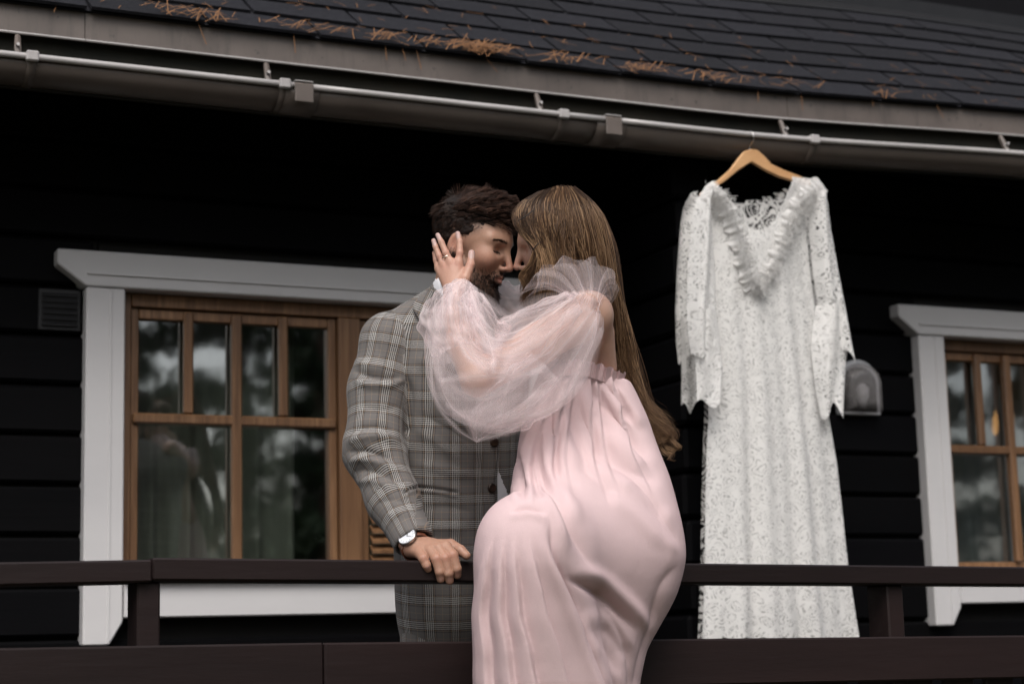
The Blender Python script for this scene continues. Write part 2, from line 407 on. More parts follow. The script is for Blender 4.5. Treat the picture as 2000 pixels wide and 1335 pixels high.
# drip-edge fascia and the dark board below it
DY = EY+0.085; DZ0 = 2.482; DZ1 = 2.566
fas = bpy.data.objects.new("fascia", None); link(fas, cabin); fas.location = (0, 0, 0)
for (xa, xb) in ((-1.6, 1.05), (1.052, 3.35), (3.352, 5.6), (5.602, 7.6)):
    xs = np.linspace(xa, xb, 14)
    v, f = extrude_x([(DY-0.008, DZ0-0.002), (DY-0.012, DZ0+0.003), (DY-0.004, DZ0+0.006), (DY, DZ1), (DY+0.004, DZ1), (DY+0.004, DZ0)], xs, True); mesh_obj("drip_edge", v, f, M_fascia, fas)
    v, f = tube([(x, DY-0.012, DZ0+ez(x)) for x in xs], 0.0035, 6); mesh_obj("hem", v, f, M_bead, fas)
xs = np.linspace(-1.6, 7.6, 30)
v, f = extrude_x([(DY+0.02, 2.34), (DY+0.02, DZ1-0.01), (DY+0.045, DZ1-0.01), (DY+0.045, 2.34)], xs, True); mesh_obj("eaves_board", v, f, M_moss, fas)
v, f = extrude_x([(DY+0.046, 2.50), (DY+0.046, 2.53), (WALL_Y+0.03, 2.53), (WALL_Y+0.03, 2.50)], xs, True); mesh_obj("soffit", v, f, M_wall, fas)

PT = math.radians(38.0); cs, sn = math.cos(PT), math.sin(PT)
EXPO = 0.142; NROW = 7; TABW = 0.333
roof = bpy.data.objects.new("roof", None); link(roof, cabin); roof.location = (0, 0, 0)
RY, RZ = DY-0.012, DZ1+0.006
def slope(x, s, h): return (x, RY+s*cs-h*sn, RZ+s*sn+h*cs+ez(x))
xs = np.linspace(-1.6, 7.6, 30)
V = [slope(x, s, h) for x in xs for (s, h) in ((0, -0.004), (NROW*EXPO+0.06, -0.004), (NROW*EXPO+0.06, -0.05), (0.03, -0.05))]
mesh_obj("sheathing", V, [(i*4+k, i*4+(k+1) % 4, (i+1)*4+(k+1) % 4, (i+1)*4+k) for i in range(len(xs)-1) for k in range(4)], M_shingle, roof)
rr = random.Random(3)
for r in range(NROW+1):
    offx = [0.0, 0.5, 0.06, 0.55, 0.12, 0.62, 0.2, 0.66][r]*TABW
    s0 = r*EXPO-0.012 if r else -0.012; s1 = s0+EXPO+0.035
    if r == NROW: s1 = s0+0.05
    for i in range(0, 28):
        xa = -1.6+offx+i*TABW; xb = xa+TABW-0.011
        if xb > 7.6: continue
        ja, jb = rr.uniform(-0.002, 0.002), rr.uniform(-0.0025, 0.0025)
        lo, hi = 0.0115+rr.uniform(0, 0.004), 0.0015
        top = [slope(xa+ja, s0+jb, lo), slope(xb+ja, s0+jb*0.3, lo), slope(xb+ja, s1, hi), slope(xa+ja, s1, hi)]
        bot = [slope(xa+ja, s0+jb, lo-0.0095), slope(xb+ja, s0+jb*0.3, lo-0.0095), slope(xb+ja, s1, hi-0.003), slope(xa+ja, s1, hi-0.003)]
        bm = bmesh.new(); hexa(bm, bot+top); bm_obj("shingle", bm, M_shingle, roof)
# upper storey wall above the roof with its flashing
S1 = NROW*EXPO+0.03
uy = RY+S1*cs; uz = RZ+S1*sn
M_upper = surf("upper_wall_boards", (0.0022, 0.0021, 0.0028), (0.0042, 0.0035, 0.0042), 0.6, 5, (0.15, 1, 1.5), 0.4, 30, rand=0.2, spec=0.12)
v, f = extrude_x([(uy-0.05, uz-0.025), (uy-0.048, uz-0.018), (uy-0.004, uz+0.018), (uy-0.004, uz+0.07), (uy+0.004, uz+0.07), (uy+0.004, uz-0.02)], xs, True); mesh_obj("flashing", v, f, M_vent, roof)
for k in range(9):
    z = uz-0.03+k*0.19
    v, f = extrude_x([(uy+0.006-(0.03 if k else 0)*0, z+0.004), (uy+0.006, z+0.186), (uy+0.05, z+0.186), (uy+0.05, z+0.004)], xs, True); mesh_obj("upper_board", v, f, M_upper, cabin)
box_obj("wall_core", (-1.6, 7.6, uy+0.052, uy+0.1, 2.6, uz+1.75), M_dark, cabin, 0)
box_obj("roof_deck", (-1.6, 7.6, uy+0.102, 8.5, uz+1.6, uz+1.72), M_dark, cabin, 0)

# pine needles lying on the shingles and in the eave
M_needle = surf("dry_pine_needles", (0.10, 0.042, 0.016), (0.26, 0.125, 0.05), 0.8, 300, bmp=0)
NV, NF = [], []
def needle(x, s, h, ang, ln, w=0.0022, lift=0.006):
    dx, ds = math.cos(ang)*ln/2, math.sin(ang)*ln/2; bx, bs_ = -math.sin(ang)*w, math.cos(ang)*w
    b = len(NV)
    hh = [h, h+lift*rr.random(), h+lift*rr.random()]
    for t, q in ((-1, 0), (0, 1), (1, 2)):
        bend = 0.12*ln*(t*t)
        for sg in (-1, 1): NV.append(slope(x+dx*t+bx*sg+bend*0.3, s+ds*t+bs_*sg+bend*0.2, hh[q]))
    NF.extend([(b, b+2, b+3, b+1), (b+2, b+4, b+5, b+3)])
for i in range(230):                                       # loose ones
    x = rr.uniform(0.2, 5.5); s = abs(rr.gauss(0, 0.28)); 
    if s < 0.95: needle(x, s, 0.017, rr.uniform(0, 6.28), rr.uniform(0.02, 0.06), 0.0011)
for (px, py, n, sp) in ((940, 100, 150, 0.05), (360, 28, 60, 0.05), (590, 62, 45, 0.05), (770, 85, 45, 0.05), (1090, 120, 45, 0.04), (1270, 140, 60, 0.05), (1400, 153, 60, 0.06), (1240, 118, 30, 0.03), (430, 30, 40, 0.06), (1550, 165, 25, 0.05), (1720, 165, 25, 0.04), (860, 85, 40, 0.05), (1150, 95, 25, 0.05), (60, 12, 25, 0.05), (700, 70, 40, 0.09)):
    X = on_y(px, py, RY)[0]
    for i in range(int(n*(0.75 if n > 100 else 0.35))): needle(rr.gauss(X, sp), abs(rr.gauss(0.005, 0.022))-0.012, 0.016+rr.uniform(0, 0.016), rr.gauss(0.1, 0.8), rr.uniform(0.035, 0.085), 0.0014, 0.016)
for i in range(12):                                        # a few hang over the drip edge
    X = rr.uniform(0.6, 4.6); b = len(NV); l = rr.uniform(0.02, 0.07); dx = rr.gauss(0, 0.012)
    for t in (0, 1):
        for sg in (-1, 1): NV.append((X+dx*t+sg*0.0012, DY-0.016-0.004*t, DZ1+0.006-l*t+ez(X)))
    NF.append((b, b+2, b+3, b+1))
nd = mesh_obj("pine_needles", NV, NF, M_needle); tag(nd, "rust coloured dry pine needles strewn over the shingles and eave", "pine needles", kind="stuff")

# ---- porch railing
rail = empty("porch_railing", (1.9, 3.75, 0), "dark brown wooden porch railing the couple leans on", "railing")
def beam(name, x0, z0, x1, z1, y0, y1, th, mat=None, bev=0.004):
    bm = bmesh.new()
    hexa(bm, [(x0, y0, z0-th), (x1, y0, z1-th), (x1, y1, z1-th), (x0, y1, z0-th), (x0, y0, z0), (x1, y0, z1), (x1, y1, z1), (x0, y1, z0)], bev)
    return bm_obj(name, bm, mat or M_rail, rail)
beam("handrail", -1.6, 0.962, 0.9335, 0.9965, 3.686, 3.80, 0.045)
beam("handrail", 0.9345, 1.0005, 3.6, 0.9635, 3.688, 3.802, 0.0455)
beam("handrail", 3.601, 0.962, 7.5, 0.955, 3.688, 3.80, 0.045)
for x in (-0.9, 0.908, 2.735, 4.55, 6.3):
    beam("post", x, 0.953 if x < 2 else 0.93, x+0.047, 0.953 if x < 2 else 0.93, 3.705, 3.79, 0.95)
Xj = on_y(630, 1280, 3.69)[0]
beam("apron_board", -1.6, 0.842, Xj-0.001, 0.8245, 3.680, 3.704, 0.108)
beam("apron_board", Xj+0.001, 0.824, 4.0, 0.790, 3.680, 3.7035, 0.104)
beam("apron_board", 4.002, 0.79, 7.5, 0.77, 3.68, 3.7035, 0.1)
x = -1.55
while x < 7.4:
    xa = x; beam("baluster", xa, 0.72, xa+0.086, 0.72, 3.708, 3.730, 0.62); x += 0.1235
beam("bottom_rail", -1.6, 0.10, 7.5, 0.10, 3.680, 3.7035, 0.08)
# ================================================================== figures: implicit-surface modelling
D0 = 4.05
def pc(px, py, dz=0.0):
    """photo pixel and depth offset -> figure space (x right, y up, z away from the camera, metres)"""
    d = D0+dz; return np.array([(px-1000)/FPX*d, (667.5-py)/FPX*d, dz])
def fw(P):
    P = np.asarray(P, float)
    return CC + P[:, :1]*CR + P[:, 1:2]*CU + (P[:, 2:3]+D0)*CF
def to_px(P):
    d = P[:, 2]+D0; return 1000+FPX*P[:, 0]/d, 667.5-FPX*P[:, 1]/d

def smin(a, b, k):
    if k <= 0: return np.minimum(a, b)
    h = np.clip(0.5+0.5*(b-a)/k, 0, 1); return b+(a-b)*h-k*h*(1-h)
def smax(a, b, k): return -smin(-a, -b, k)
def s_ell(P, c, r, B=None):
    q = P-np.asarray(c)
    if B is not None: q = q@np.asarray(B).T
    r = np.asarray(r, float); k0 = np.linalg.norm(q/r, axis=1); k1 = np.linalg.norm(q/(r*r), axis=1)+1e-9
    return k0*(k0-1)/k1
def s_cap(P, a, b, ra, rb):
    a = np.asarray(a, float); ab = np.asarray(b, float)-a
    a = a.astype(P.dtype); ab = ab.astype(P.dtype); q = P-a
    t = np.clip(q@ab/(ab@ab+P.dtype.type(1e-12)), 0, 1); q -= t[:, None]*ab
    return np.sqrt(np.einsum('ij,ij->i', q, q))-(P.dtype.type(ra)+P.dtype.type(rb-ra)*t)
def s_chain(P, pts, rad, k=0.01):
    d = None
    for i in range(len(pts)-1):
        e = s_cap(P, pts[i], pts[i+1], rad[i], rad[i+1]); d = e if d is None else smin(d, e, k)
    return d
def s_soft(P, pts, rad, k=0.03, n=9, flat=1.0):
    """a chain resampled along a smooth curve; flat < 1 thins it towards the camera"""
    q = spline([np.append(p, r) for p, r in zip(pts, rad)], n); A = q[:, :3]; sc = np.array([1, 1, 1/flat])
    return s_chain((P*sc).astype(P.dtype), [x*sc for x in A], list(q[:, 3]), k)*flat**0.4
def s_fcap(P, a, b, ra, rb, flat, axis):
    """round cone flattened along an axis by the factor flat"""
    ax = np.asarray(axis, float); ax = ax/np.linalg.norm(ax)
    a = np.asarray(a, float); b = np.asarray(b, float); ab = b-a
    t = np.clip((P-a)@ab/(ab@ab+1e-12), 0, 1); q = P-a-t[:, None]*ab
    w = q@ax; q = q+np.outer(w*(1/flat-1), ax)
    return (np.linalg.norm(q, axis=1)-(ra+(rb-ra)*t))*min(1.0, flat)**0.5

def polygonise(fn, lo, hi, h):
    """naive surface nets of fn = 0 inside a box, evaluated only near the surface"""
    lo = np.asarray(lo, float); hi = np.asarray(hi, float)
    B = 4; n = np.maximum(2, np.ceil((hi-lo)/(h*B)).astype(int))
    def ev(P):
        out = np.empty(len(P))
        P = P.astype(np.float32)
        for i in range(0, len(P), 100000): out[i:i+100000] = fn(P[i:i+100000])
        return out
    ci = np.stack(np.meshgrid(*[np.arange(m) for m in n], indexing='ij'), -1).reshape(-1, 3)
    cd = ev(lo+(ci+0.5)*h*B)
    act = ci[np.abs(cd) < h*B*1.9]
    dim = n*B+1
    val = np.full(dim, 1.0)
    inn = ci[cd < 0]
    off = np.stack(np.meshgrid(*[np.arange(B+1)]*3, indexing='ij'), -1).reshape(-1, 3)
    q = (inn[:, None, :]*B+off[None]).reshape(-1, 3); val[q[:, 0], q[:, 1], q[:, 2]] = -1.0
    q = np.unique((act[:, None, :]*B+off[None]).reshape(-1, 3) @ np.array([dim[1]*dim[2], dim[2], 1]))
    vi = np.stack(np.unravel_index(q, dim), -1)
    val.reshape(-1)[q] = ev(lo+vi*h)
    s = val < 0
    c = [s[i:dim[0]-1+i, j:dim[1]-1+j, k:dim[2]-1+k] for i in (0, 1) for j in (0, 1) for k in (0, 1)]
    tot = sum(x.astype(np.int8) for x in c); mix = (tot > 0) & (tot < 8)
    idx = np.full(mix.shape, -1, int); cells = np.argwhere(mix); idx[mix] = np.arange(len(cells))
    acc = np.zeros((len(cells), 3)); cnt = np.zeros(len(cells))
    cr = [np.array((i, j, k)) for i in (0, 1) for j in (0, 1) for k in (0, 1)]
    for a in range(8):
        for b in range(a+1, 8):
            if np.abs(cr[a]-cr[b]).sum() != 1: continue
            pa, pb = cells+cr[a], cells+cr[b]
            va = val[pa[:, 0], pa[:, 1], pa[:, 2]]; vb = val[pb[:, 0], pb[:, 1], pb[:, 2]]
            m = (va < 0) != (vb < 0); t = np.where(m, va/(va-vb+1e-12), 0)
            acc[m] += (pa+(pb-pa)*t[:, None])[m]; cnt[m] += 1
    V = lo+acc/cnt[:, None]*h
    Fq = []
    for ax in range(3):
        o1, o2 = (ax+1) % 3, (ax+2) % 3
        sl0 = [slice(1, -1)]*3; sl0[ax] = slice(0, -1); sl1 = list(sl0); sl1[ax] = slice(1, None)
        a, b = s[tuple(sl0)], s[tuple(sl1)]
        e = np.argwhere(a != b); flip = a[a != b]
        base = e.copy(); base[:, o1] += 1; base[:, o2] += 1
        def cid(d1, d2):
            q = base.copy(); q[:, o1] += d1; q[:, o2] += d2; return idx[q[:, 0], q[:, 1], q[:, 2]]
        quad = np.stack([cid(-1, -1), cid(0, -1), cid(0, 0), cid(-1, 0)], 1)
        quad[~flip] = quad[~flip][:, ::-1]; Fq.append(quad)
    Fq = np.concatenate(Fq); Fq = Fq[(Fq >= 0).all(1)]
    for _ in range(1):                                     # pull the vertices on to the true surface
        d, g = grad(fn, V, h*0.5); V = V-np.clip(d, -h, h)[:, None]*g
    return V, Fq
def grad(fn, V, e):
    d = fn(V); g = np.stack([fn(V+np.eye(3)[i]*e)-fn(V-np.eye(3)[i]*e) for i in range(3)], 1)
    ln = np.linalg.norm(g, axis=1)+1e-9
    return d/np.maximum(ln/(2*e), 0.3), g/ln[:, None]
def normals(V, Fq):
    a, b, c, d = (V[Fq[:, i]] for i in range(4)); n = np.cross(c-a, d-b)
    out = np.zeros_like(V)
    for i in range(4): np.add.at(out, Fq[:, i], n)
    return out/(np.linalg.norm(out, axis=1)[:, None]+1e-12)
def relax(V, Fq, it=2, lam=0.5, keep=None):
    e = np.concatenate([Fq[:, [i, (i+1) % 4]] for i in range(4)])
    for _ in range(it):
        s = np.zeros_like(V); c = np.zeros(len(V)); np.add.at(s, e[:, 0], V[e[:, 1]]); np.add.at(c, e[:, 0], 1)
        m = s/np.maximum(c, 1)[:, None]; l = lam if keep is None else (lam*(1-keep))[:, None]
        V = V+(m-V)*l
    return V

def polydist(px, py, pts):
    """distance in pixels to a polyline, and the position 0..1 along it, and the signed side"""
    best = np.full(len(px), 1e9); tt = np.zeros(len(px)); sd = np.zeros(len(px)); pts = np.asarray(pts, float)
    seg = np.linalg.norm(np.diff(pts, axis=0), axis=1); cum = np.concatenate([[0], np.cumsum(seg)])
    for i in range(len(pts)-1):
        a, ab = pts[i], pts[i+1]-pts[i]; qx, qy = px-a[0], py-a[1]
        t = np.clip((qx*ab[0]+qy*ab[1])/(ab@ab+1e-9), 0, 1); d = np.hypot(qx-t*ab[0], qy-t*ab[1]); m = d < best
        best[m] = d[m]; tt[m] = ((cum[i]+t*seg[i])/cum[-1])[m]; sd[m] = np.sign(ab[0]*qy-ab[1]*qx)[m]
    return best, tt, sd
def spline(pts, n=24):
    """smooth Catmull-Rom polyline through the points"""
    P = np.asarray(pts, float); P = np.vstack([2*P[0]-P[1], P, 2*P[-1]-P[-2]]); out = []
    m = len(P)-3
    for k in np.linspace(0, m-1e-6, n):
        i = int(k); t = k-i; a, b, c, d = P[i:i+4]
        out.append(0.5*((2*b)+(-a+c)*t+(2*a-5*b+4*c-d)*t*t+(-a+3*b-3*c+d)*t**3))
    return np.array(out)
def folds(V, Nn, specs, front=0.15):
    """push cloth out (amp > 0, mm) or in along drawn fold lines; one-sided steps where step is set"""
    px, py = to_px(V); face = np.clip((-Nn[:, 2]-front+0.4)/0.4, 0, 1); disp = np.zeros(len(V))
    for s in specs:
        pts, amp, w = s[0], s[1], s[2]; mode = s[3] if len(s) > 3 else 'r'
        pl = spline(pts, 4*len(pts)) if len(pts) > 2 else np.asarray(pts, float)
        d, t, sd = polydist(px, py, pl)
        taper = np.ones(len(V)) if mode == 'e' else np.clip(np.minimum(t, 1-t)/0.3, 0, 1)
        taper = taper*taper*(3-2*taper)
        if mode == 'e': taper = np.where((t <= 0) | (t >= 1), np.exp(-(d/w)**2), 1.0)
        if amp < 0 and mode == 'r': disp += amp*np.exp(-np.sqrt((d/(w*0.9))**2+0.05))*taper     # a crease
        elif mode == 'r' or mode == 'e': disp += amp*np.exp(-(d/w)**2)*taper
        elif mode == 's':                                  # a lip: raised on one side, falling sharply to the other
            q = d*sd/w; disp += amp*taper*np.where(q >= 0, np.exp(-q*q*0.6), -0.55*np.exp(-(q*2.2)**2)*0+np.exp(-(q*4.0)**2))
        elif mode == 'c':                                  # cusp ridge, sharp
            disp += amp*np.exp(-d/w)*taper
    disp = np.where(disp < 0, -24*np.tanh(-disp/24), 18*np.tanh(disp/18))
    return V+Nn*(disp*0.001*face)[:, None]
def pleats(V, Nn, left, right, cuts, amp, y0, y1, fade=(0.15, 0.15), edge=0.018, seed=0):
    """overlapping pleats across a length of cloth: each rises gently and drops sharply to the next"""
    px, py = to_px(V); lf, rt = np.array(left, float), np.array(right, float)
    t = np.clip((py-y0)/(y1-y0), 0, 1); w = np.clip(t/fade[0], 0, 1)*np.clip((1-t)/fade[1], 0, 1); w = w*w*(3-2*w)*((py > y0) & (py < y1))
    xl, xr = np.interp(py, lf[:, 1], lf[:, 0]), np.interp(py, rt[:, 1], rt[:, 0]); ph = (px-xl)/(xr-xl)+0.012*np.sin(py*0.021+seed)+0.008*np.sin(py*0.047+2*seed)
    d = np.zeros(len(V)); cu = [-0.2]+list(cuts)+[1.2]
    for i in range(len(cu)-1):
        a, b = cu[i], cu[i+1]; q = (ph-a)/(b-a); m = (q >= 0) & (q < 1)
        e = edge/(b-a); prof = np.where(q < 1-e, np.sin(np.clip(q/(1-e), 0, 1)*math.pi/2)**1.3, np.clip((1-q)/e, 0, 1))
        d[m] = (prof*min(1, (b-a)*7)-0.45)[m]
    side = np.clip(ph/0.06+0.3, 0, 1)*np.clip((1-ph)/0.06+0.3, 0, 1)*(ph > -0.08)*(ph < 1.08)
    face = np.clip((-Nn[:, 2]+0.25)/0.4, 0, 1)
    return V+Nn*(d*w*side*face*amp*0.001)[:, None]
def inpoly(px, py, poly):
    r = np.zeros(len(px), bool); n = len(poly)
    for i in range(n):
        (x0, y0), (x1, y1) = poly[i], poly[(i+1) % n]
        c = ((y0 > py) != (y1 > py)) & (px < (x1-x0)*(py-y0)/((y1-y0) if y1 != y0 else 1e-9)+x0); r ^= c
    return r
def sd_poly(px, py, poly):
    d, _, _ = polydist(px, py, list(poly)+[poly[0]]); return np.where(inpoly(px, py, poly), -d, d)
def vnoise(P, s, seed=0):
    """cheap smooth pseudo-noise, about -1..1"""
    r = np.random.default_rng(seed); out = np.zeros(len(P))
    for k in range(6):
        v = r.normal(size=3); v /= np.linalg.norm(v); out += np.sin(P@v*s*(0.7+0.25*k)*6.283+r.uniform(0, 6.28))
    return out/3.2
def big_mesh(name, V, Fq, mat, parent, colr=None, uv=None, smooth=True):
    """numpy mesh in figure space -> object; colr = per-vertex colour, uv = per-vertex uv"""
    W = fw(V); me = bpy.data.meshes.new(name); Fq = np.asarray(Fq)
    k = Fq.shape[1]
    me.vertices.add(len(W)); me.vertices.foreach_set("co", W.astype(np.float32).ravel())
    me.loops.add(Fq.size); me.loops.foreach_set("vertex_index", Fq.ravel().astype(np.int32))
    me.polygons.add(len(Fq)); me.polygons.foreach_set("loop_start", np.arange(0, Fq.size, k, dtype=np.int32))
    me.update(calc_edges=True)
    if colr is not None:
        a = me.color_attributes.new("tone", 'FLOAT_COLOR', 'POINT'); c = np.ones((len(W), 4), np.float32); c[:, :colr.shape[1]] = colr
        a.data.foreach_set("color", c.ravel())
    if uv is not None:
        l = me.uv_layers.new(name="cloth_uv"); l.data.foreach_set("uv", uv[Fq.ravel()].astype(np.float32).ravel())
    me.materials.append(mat); me.validate()
    if smooth: me.shade_smooth()
    return link(bpy.data.objects.new(name, me), parent)
def cat_mesh(parts):
    V, Fq, k = [], [], 0
    for v, f in parts: V.append(v); Fq.append(np.asarray(f)+k); k += len(v)
    return np.vstack(V), np.vstack(Fq)
def keep_faces(V, Fq, mask):
    f = Fq[mask[Fq].all(1)]; u, inv = np.unique(f, return_inverse=True); return V[u], inv.reshape(f.shape), u

def strands(curves, rad, sides=3, taper=0.25):
    """hair strands as thin tapering tubes; curves is (n, m, 3) in figure space"""
    C_ = np.asarray(curves); n, m, _ = C_.shape
    T = np.gradient(C_, axis=1); T /= np.linalg.norm(T, axis=2, keepdims=True)+1e-9
    ref = np.array([0.3, 0.2, -1.0]); u = np.cross(T, ref); u /= np.linalg.norm(u, axis=2, keepdims=True)+1e-9; w = np.cross(T, u)
    tp = np.interp(np.linspace(0, 1, m), [0, 0.1, 0.6, 1], [0.7, 1, 0.9, taper])
    R = (rad if np.ndim(rad) else np.full(n, rad))[:, None]*tp[None]
    an = np.arange(sides)*2*math.pi/sides
    V = C_[:, :, None]+R[:, :, None, None]*(np.cos(an)[None, None, :, None]*u[:, :, None]+np.sin(an)[None, None, :, None]*w[:, :, None])
    b = (np.arange(n)[:, None, None]*m+np.arange(m-1)[None, :, None])*sides; k = np.arange(sides)[None, None]; k2 = (k+1) % sides
    Fq = np.stack([b+k, b+k2, b+sides+k2, b+sides+k], -1).reshape(-1, 4)
    return V.reshape(-1, 3), Fq
def guide_strands(guides, n, m=14, spread=0.006, wave=0.002, seed=1, clump=0.5, wfreq=(1.5, 4), grow_=0.0, cut=0.0):
    """strands blended between neighbouring guide curves (each a pixel/depth polyline)"""
    r = np.random.default_rng(seed)
    G = np.stack([spline([pc(*p) for p in g], m) for g in guides])
    k = r.uniform(0, len(G)-1.001, n); i = k.astype(int); t = (k-i)[:, None, None]
    C_ = G[i]*(1-t)+G[i+1]*t
    s = np.linspace(0, 1, m)[None, :, None]
    nc = max(8, n//40); cid = r.integers(0, nc, n)
    co = r.normal(size=(nc, 1, 3))*spread; so = r.normal(size=(n, 1, 3))*spread*(1-clump)*(0.6+0.9*s)
    C_ = C_+co[cid]*clump*1.5*(0.35+0.65*s)+so*(0.35+0.65*s)
    ph = r.uniform(0, 6.28, (nc, 1, 3))[cid]+r.normal(size=(n, 1, 3))*0.4; fr = r.uniform(*wfreq, (nc, 1, 1))[cid]
    C_ = C_+np.sin(fr*s*6.28+ph)*wave*(np.minimum(1, s*2.5)*0.6+grow_*s*s)
    if cut: 
        e = np.clip(1-np.abs(r.normal(size=n))*cut, 0.35, 1); ss = np.linspace(0, 1, m)[None]*e[:, None]*(m-1); k0 = np.minimum(ss.astype(int), m-2); fr_ = (ss-k0)[..., None]; ii = np.arange(n)[:, None]
        C_ = C_[ii, k0]*(1-fr_)+C_[ii, k0+1]*fr_
    tone = np.clip(0.40+0.26*r.normal(size=nc)[cid]+0.17*r.normal(size=n), 0, 1)
    TONES.append(tone)
    return C_
TONES = []

# ------------------------------------------------------------------ skin, hair, cloth materials
def skin_mat():
    m, nt, bs = _new("skin")
    a = N(nt, "ShaderNodeVertexColor"); a.layer_name = "tone"
    n = noise(nt, coords(nt), 90, 4); n2 = noise(nt, coords(nt), 600, 2)
    c = mixc(nt, mathn(nt, 'MULTIPLY', n, 0.22), a.outputs[0], (0.24, 0.085, 0.055))
    c = mixc(nt, mathn(nt, 'MULTIPLY', noise(nt, coords(nt), 320, 3), 0.25), c, (0.60, 0.42, 0.33))
    L(nt, c, bs.inputs["Base Color"]); bs.inputs["Roughness"].default_value = 0.48; bs.inputs["Specular IOR Level"].default_value = 0.38
    bs.inputs["Subsurface Weight"].default_value = 0.12; bs.inputs["Subsurface Radius"].default_value = (0.010, 0.004, 0.002)
    bs.inputs["Subsurface Scale"].default_value = 0.6
    bump(nt, bs, n2, 0.25, 0.0008); return m
M_skin = skin_mat()
def hair_mat(name, c0, c1, c2, rough=0.38, tint=False):
    m, nt, bs = _new(name)
    n = noise(nt, coords(nt, "Object", (1, 1, 0.35)), 55, 3); n2 = noise(nt, coords(nt), 7, 2)
    r = ramp(nt, n, [(0.3, c0), (0.5, c1), (0.72, c2)])
    c = mixc(nt, mathn(nt, 'MULTIPLY', n2, 0.5), r.outputs[0], c0)
    if tint:
        a = N(nt, "ShaderNodeVertexColor"); a.layer_name = "tone"; sp = N(nt, "ShaderNodeSeparateColor"); L(nt, a.outputs[0], sp.inputs[0])
        c = ramp(nt, sp.outputs[0], [(0.0, c0), (0.45, c1), (1.0, c2)]).outputs[0]
    L(nt, c, bs.inputs["Base Color"]); bs.inputs["Roughness"].default_value = rough; bs.inputs["Specular IOR Level"].default_value = 0.22
    bs.inputs["Anisotropic"].default_value = 0.5; return m
M_hair_m = hair_mat("brown_hair", (0.016, 0.0080, 0.0055), (0.034, 0.0170, 0.0115), (0.085, 0.044, 0.030), 0.5, True)
M_cap_m = hair_mat("hair_mass", (0.006, 0.0035, 0.0028), (0.012, 0.0065, 0.005), (0.022, 0.012, 0.008), 0.75)
M_beard = hair_mat("beard_hair", (0.014, 0.006, 0.004), (0.028, 0.013, 0.008), (0.055, 0.026, 0.015))
M_hair_w = hair_mat("honey_brown_hair", (0.034, 0.0165, 0.0085), (0.140, 0.077, 0.040), (0.41, 0.260, 0.145), 0.45, True)
M_cap_w = hair_mat("hair_mass_honey", (0.035, 0.017, 0.009), (0.06, 0.03, 0.016), (0.10, 0.055, 0.03), 0.8)
def plaid_mat():
    m, nt, bs = _new("glen_plaid_wool")
    uvn = N(nt, "ShaderNodeUVMap"); uvn.uv_map = "cloth_uv"
    wob = N(nt, "ShaderNodeTexNoise"); wob.inputs["Scale"].default_value = 30; L(nt, uvn.outputs[0], wob.inputs["Vector"])
    vm = N(nt, "ShaderNodeVectorMath", operation='MULTIPLY_ADD'); L(nt, wob.outputs["Color"], vm.inputs[0]); vm.inputs[1].default_value = (0.002, 0.002, 0); L(nt, uvn.outputs[0], vm.inputs[2])
    sp = N(nt, "ShaderNodeSeparateXYZ"); L(nt, vm.outputs[0], sp.inputs[0])
    K = (0.003, 0.003, 0.0035); G = (0.140, 0.130, 0.125); W_ = (0.50, 0.485, 0.465); Tn = (0.30, 0.215, 0.15); Gd = (0.05, 0.049, 0.05)
    def axis(o, per, ph):
        fr = mathn(nt, 'FRACT', mathn(nt, 'MULTIPLY_ADD', o, 1/per, ph))
        st = [(0.0, Tn)]
        p = 0.022
        for i in range(5):                                 # the checked band: black and white threads
            st.append((p, K)); st.append((p+0.043, W_ if i < 4 else Tn)); p += 0.078 if i < 4 else 0.0
        st += [(p+0.065, Gd), (p+0.11, G), (0.66, G), (0.675, Tn), (0.69, G), (0.93, Gd), (0.955, Gd)]
        st = sorted(st)[:31]
        c = ramp(nt, fr, st, 'CONSTANT').outputs[0]
        return c
    cu, cv = axis(sp.outputs[0], 0.054, 0.1), axis(sp.outputs[1], 0.058, 0.35)
    tw = N(nt, "ShaderNodeTexNoise"); tw.inputs["Scale"].default_value = 900; tw.inputs["Detail"].default_value = 1; L(nt, uvn.outputs[0], tw.inputs["Vector"])
    fac = ramp(nt, tw.outputs["Fac"], [(0.42, (0.3, 0.3, 0.3)), (0.58, (0.7, 0.7, 0.7))])
    c = mixc(nt, fac.outputs[0], cu, cv)
    n = noise(nt, coords(nt), 200, 3)
    c = mixc(nt, mathn(nt, 'MULTIPLY', n, 0.15), c, (0.075, 0.072, 0.075))
    L(nt, c, bs.inputs["Base Color"]); bs.inputs["Roughness"].default_value = 0.9; bs.inputs["Specular IOR Level"].default_value = 0.12
    bs.inputs["Sheen Weight"].default_value = 0.08
    bump(nt, bs, tw.outputs["Fac"], 0.2, 0.0008); return m
M_plaid = plaid_mat()
M_shirt = cloth_mat("white_shirt_cotton", (0.80, 0.80, 0.84), 0.8, 0.1)
M_pink = cloth_mat("dusty_pink_crepe", (0.655, 0.492, 0.500), 0.95, 0.08, sheen=0.0, weave=700)
_pb = M_pink.node_tree.nodes["Principled BSDF"]; _pb.inputs["Specular IOR Level"].default_value = 0.06
_pt = M_pink.node_tree; bump(_pt, _pb, mathn(_pt, 'MULTIPLY_ADD', noise(_pt, coords(_pt, "Object", (1, 1, 0.35)), 34, 3, 0.55), 2.0, noise(_pt, coords(_pt), 700, 2)), 0.30, 0.0035)
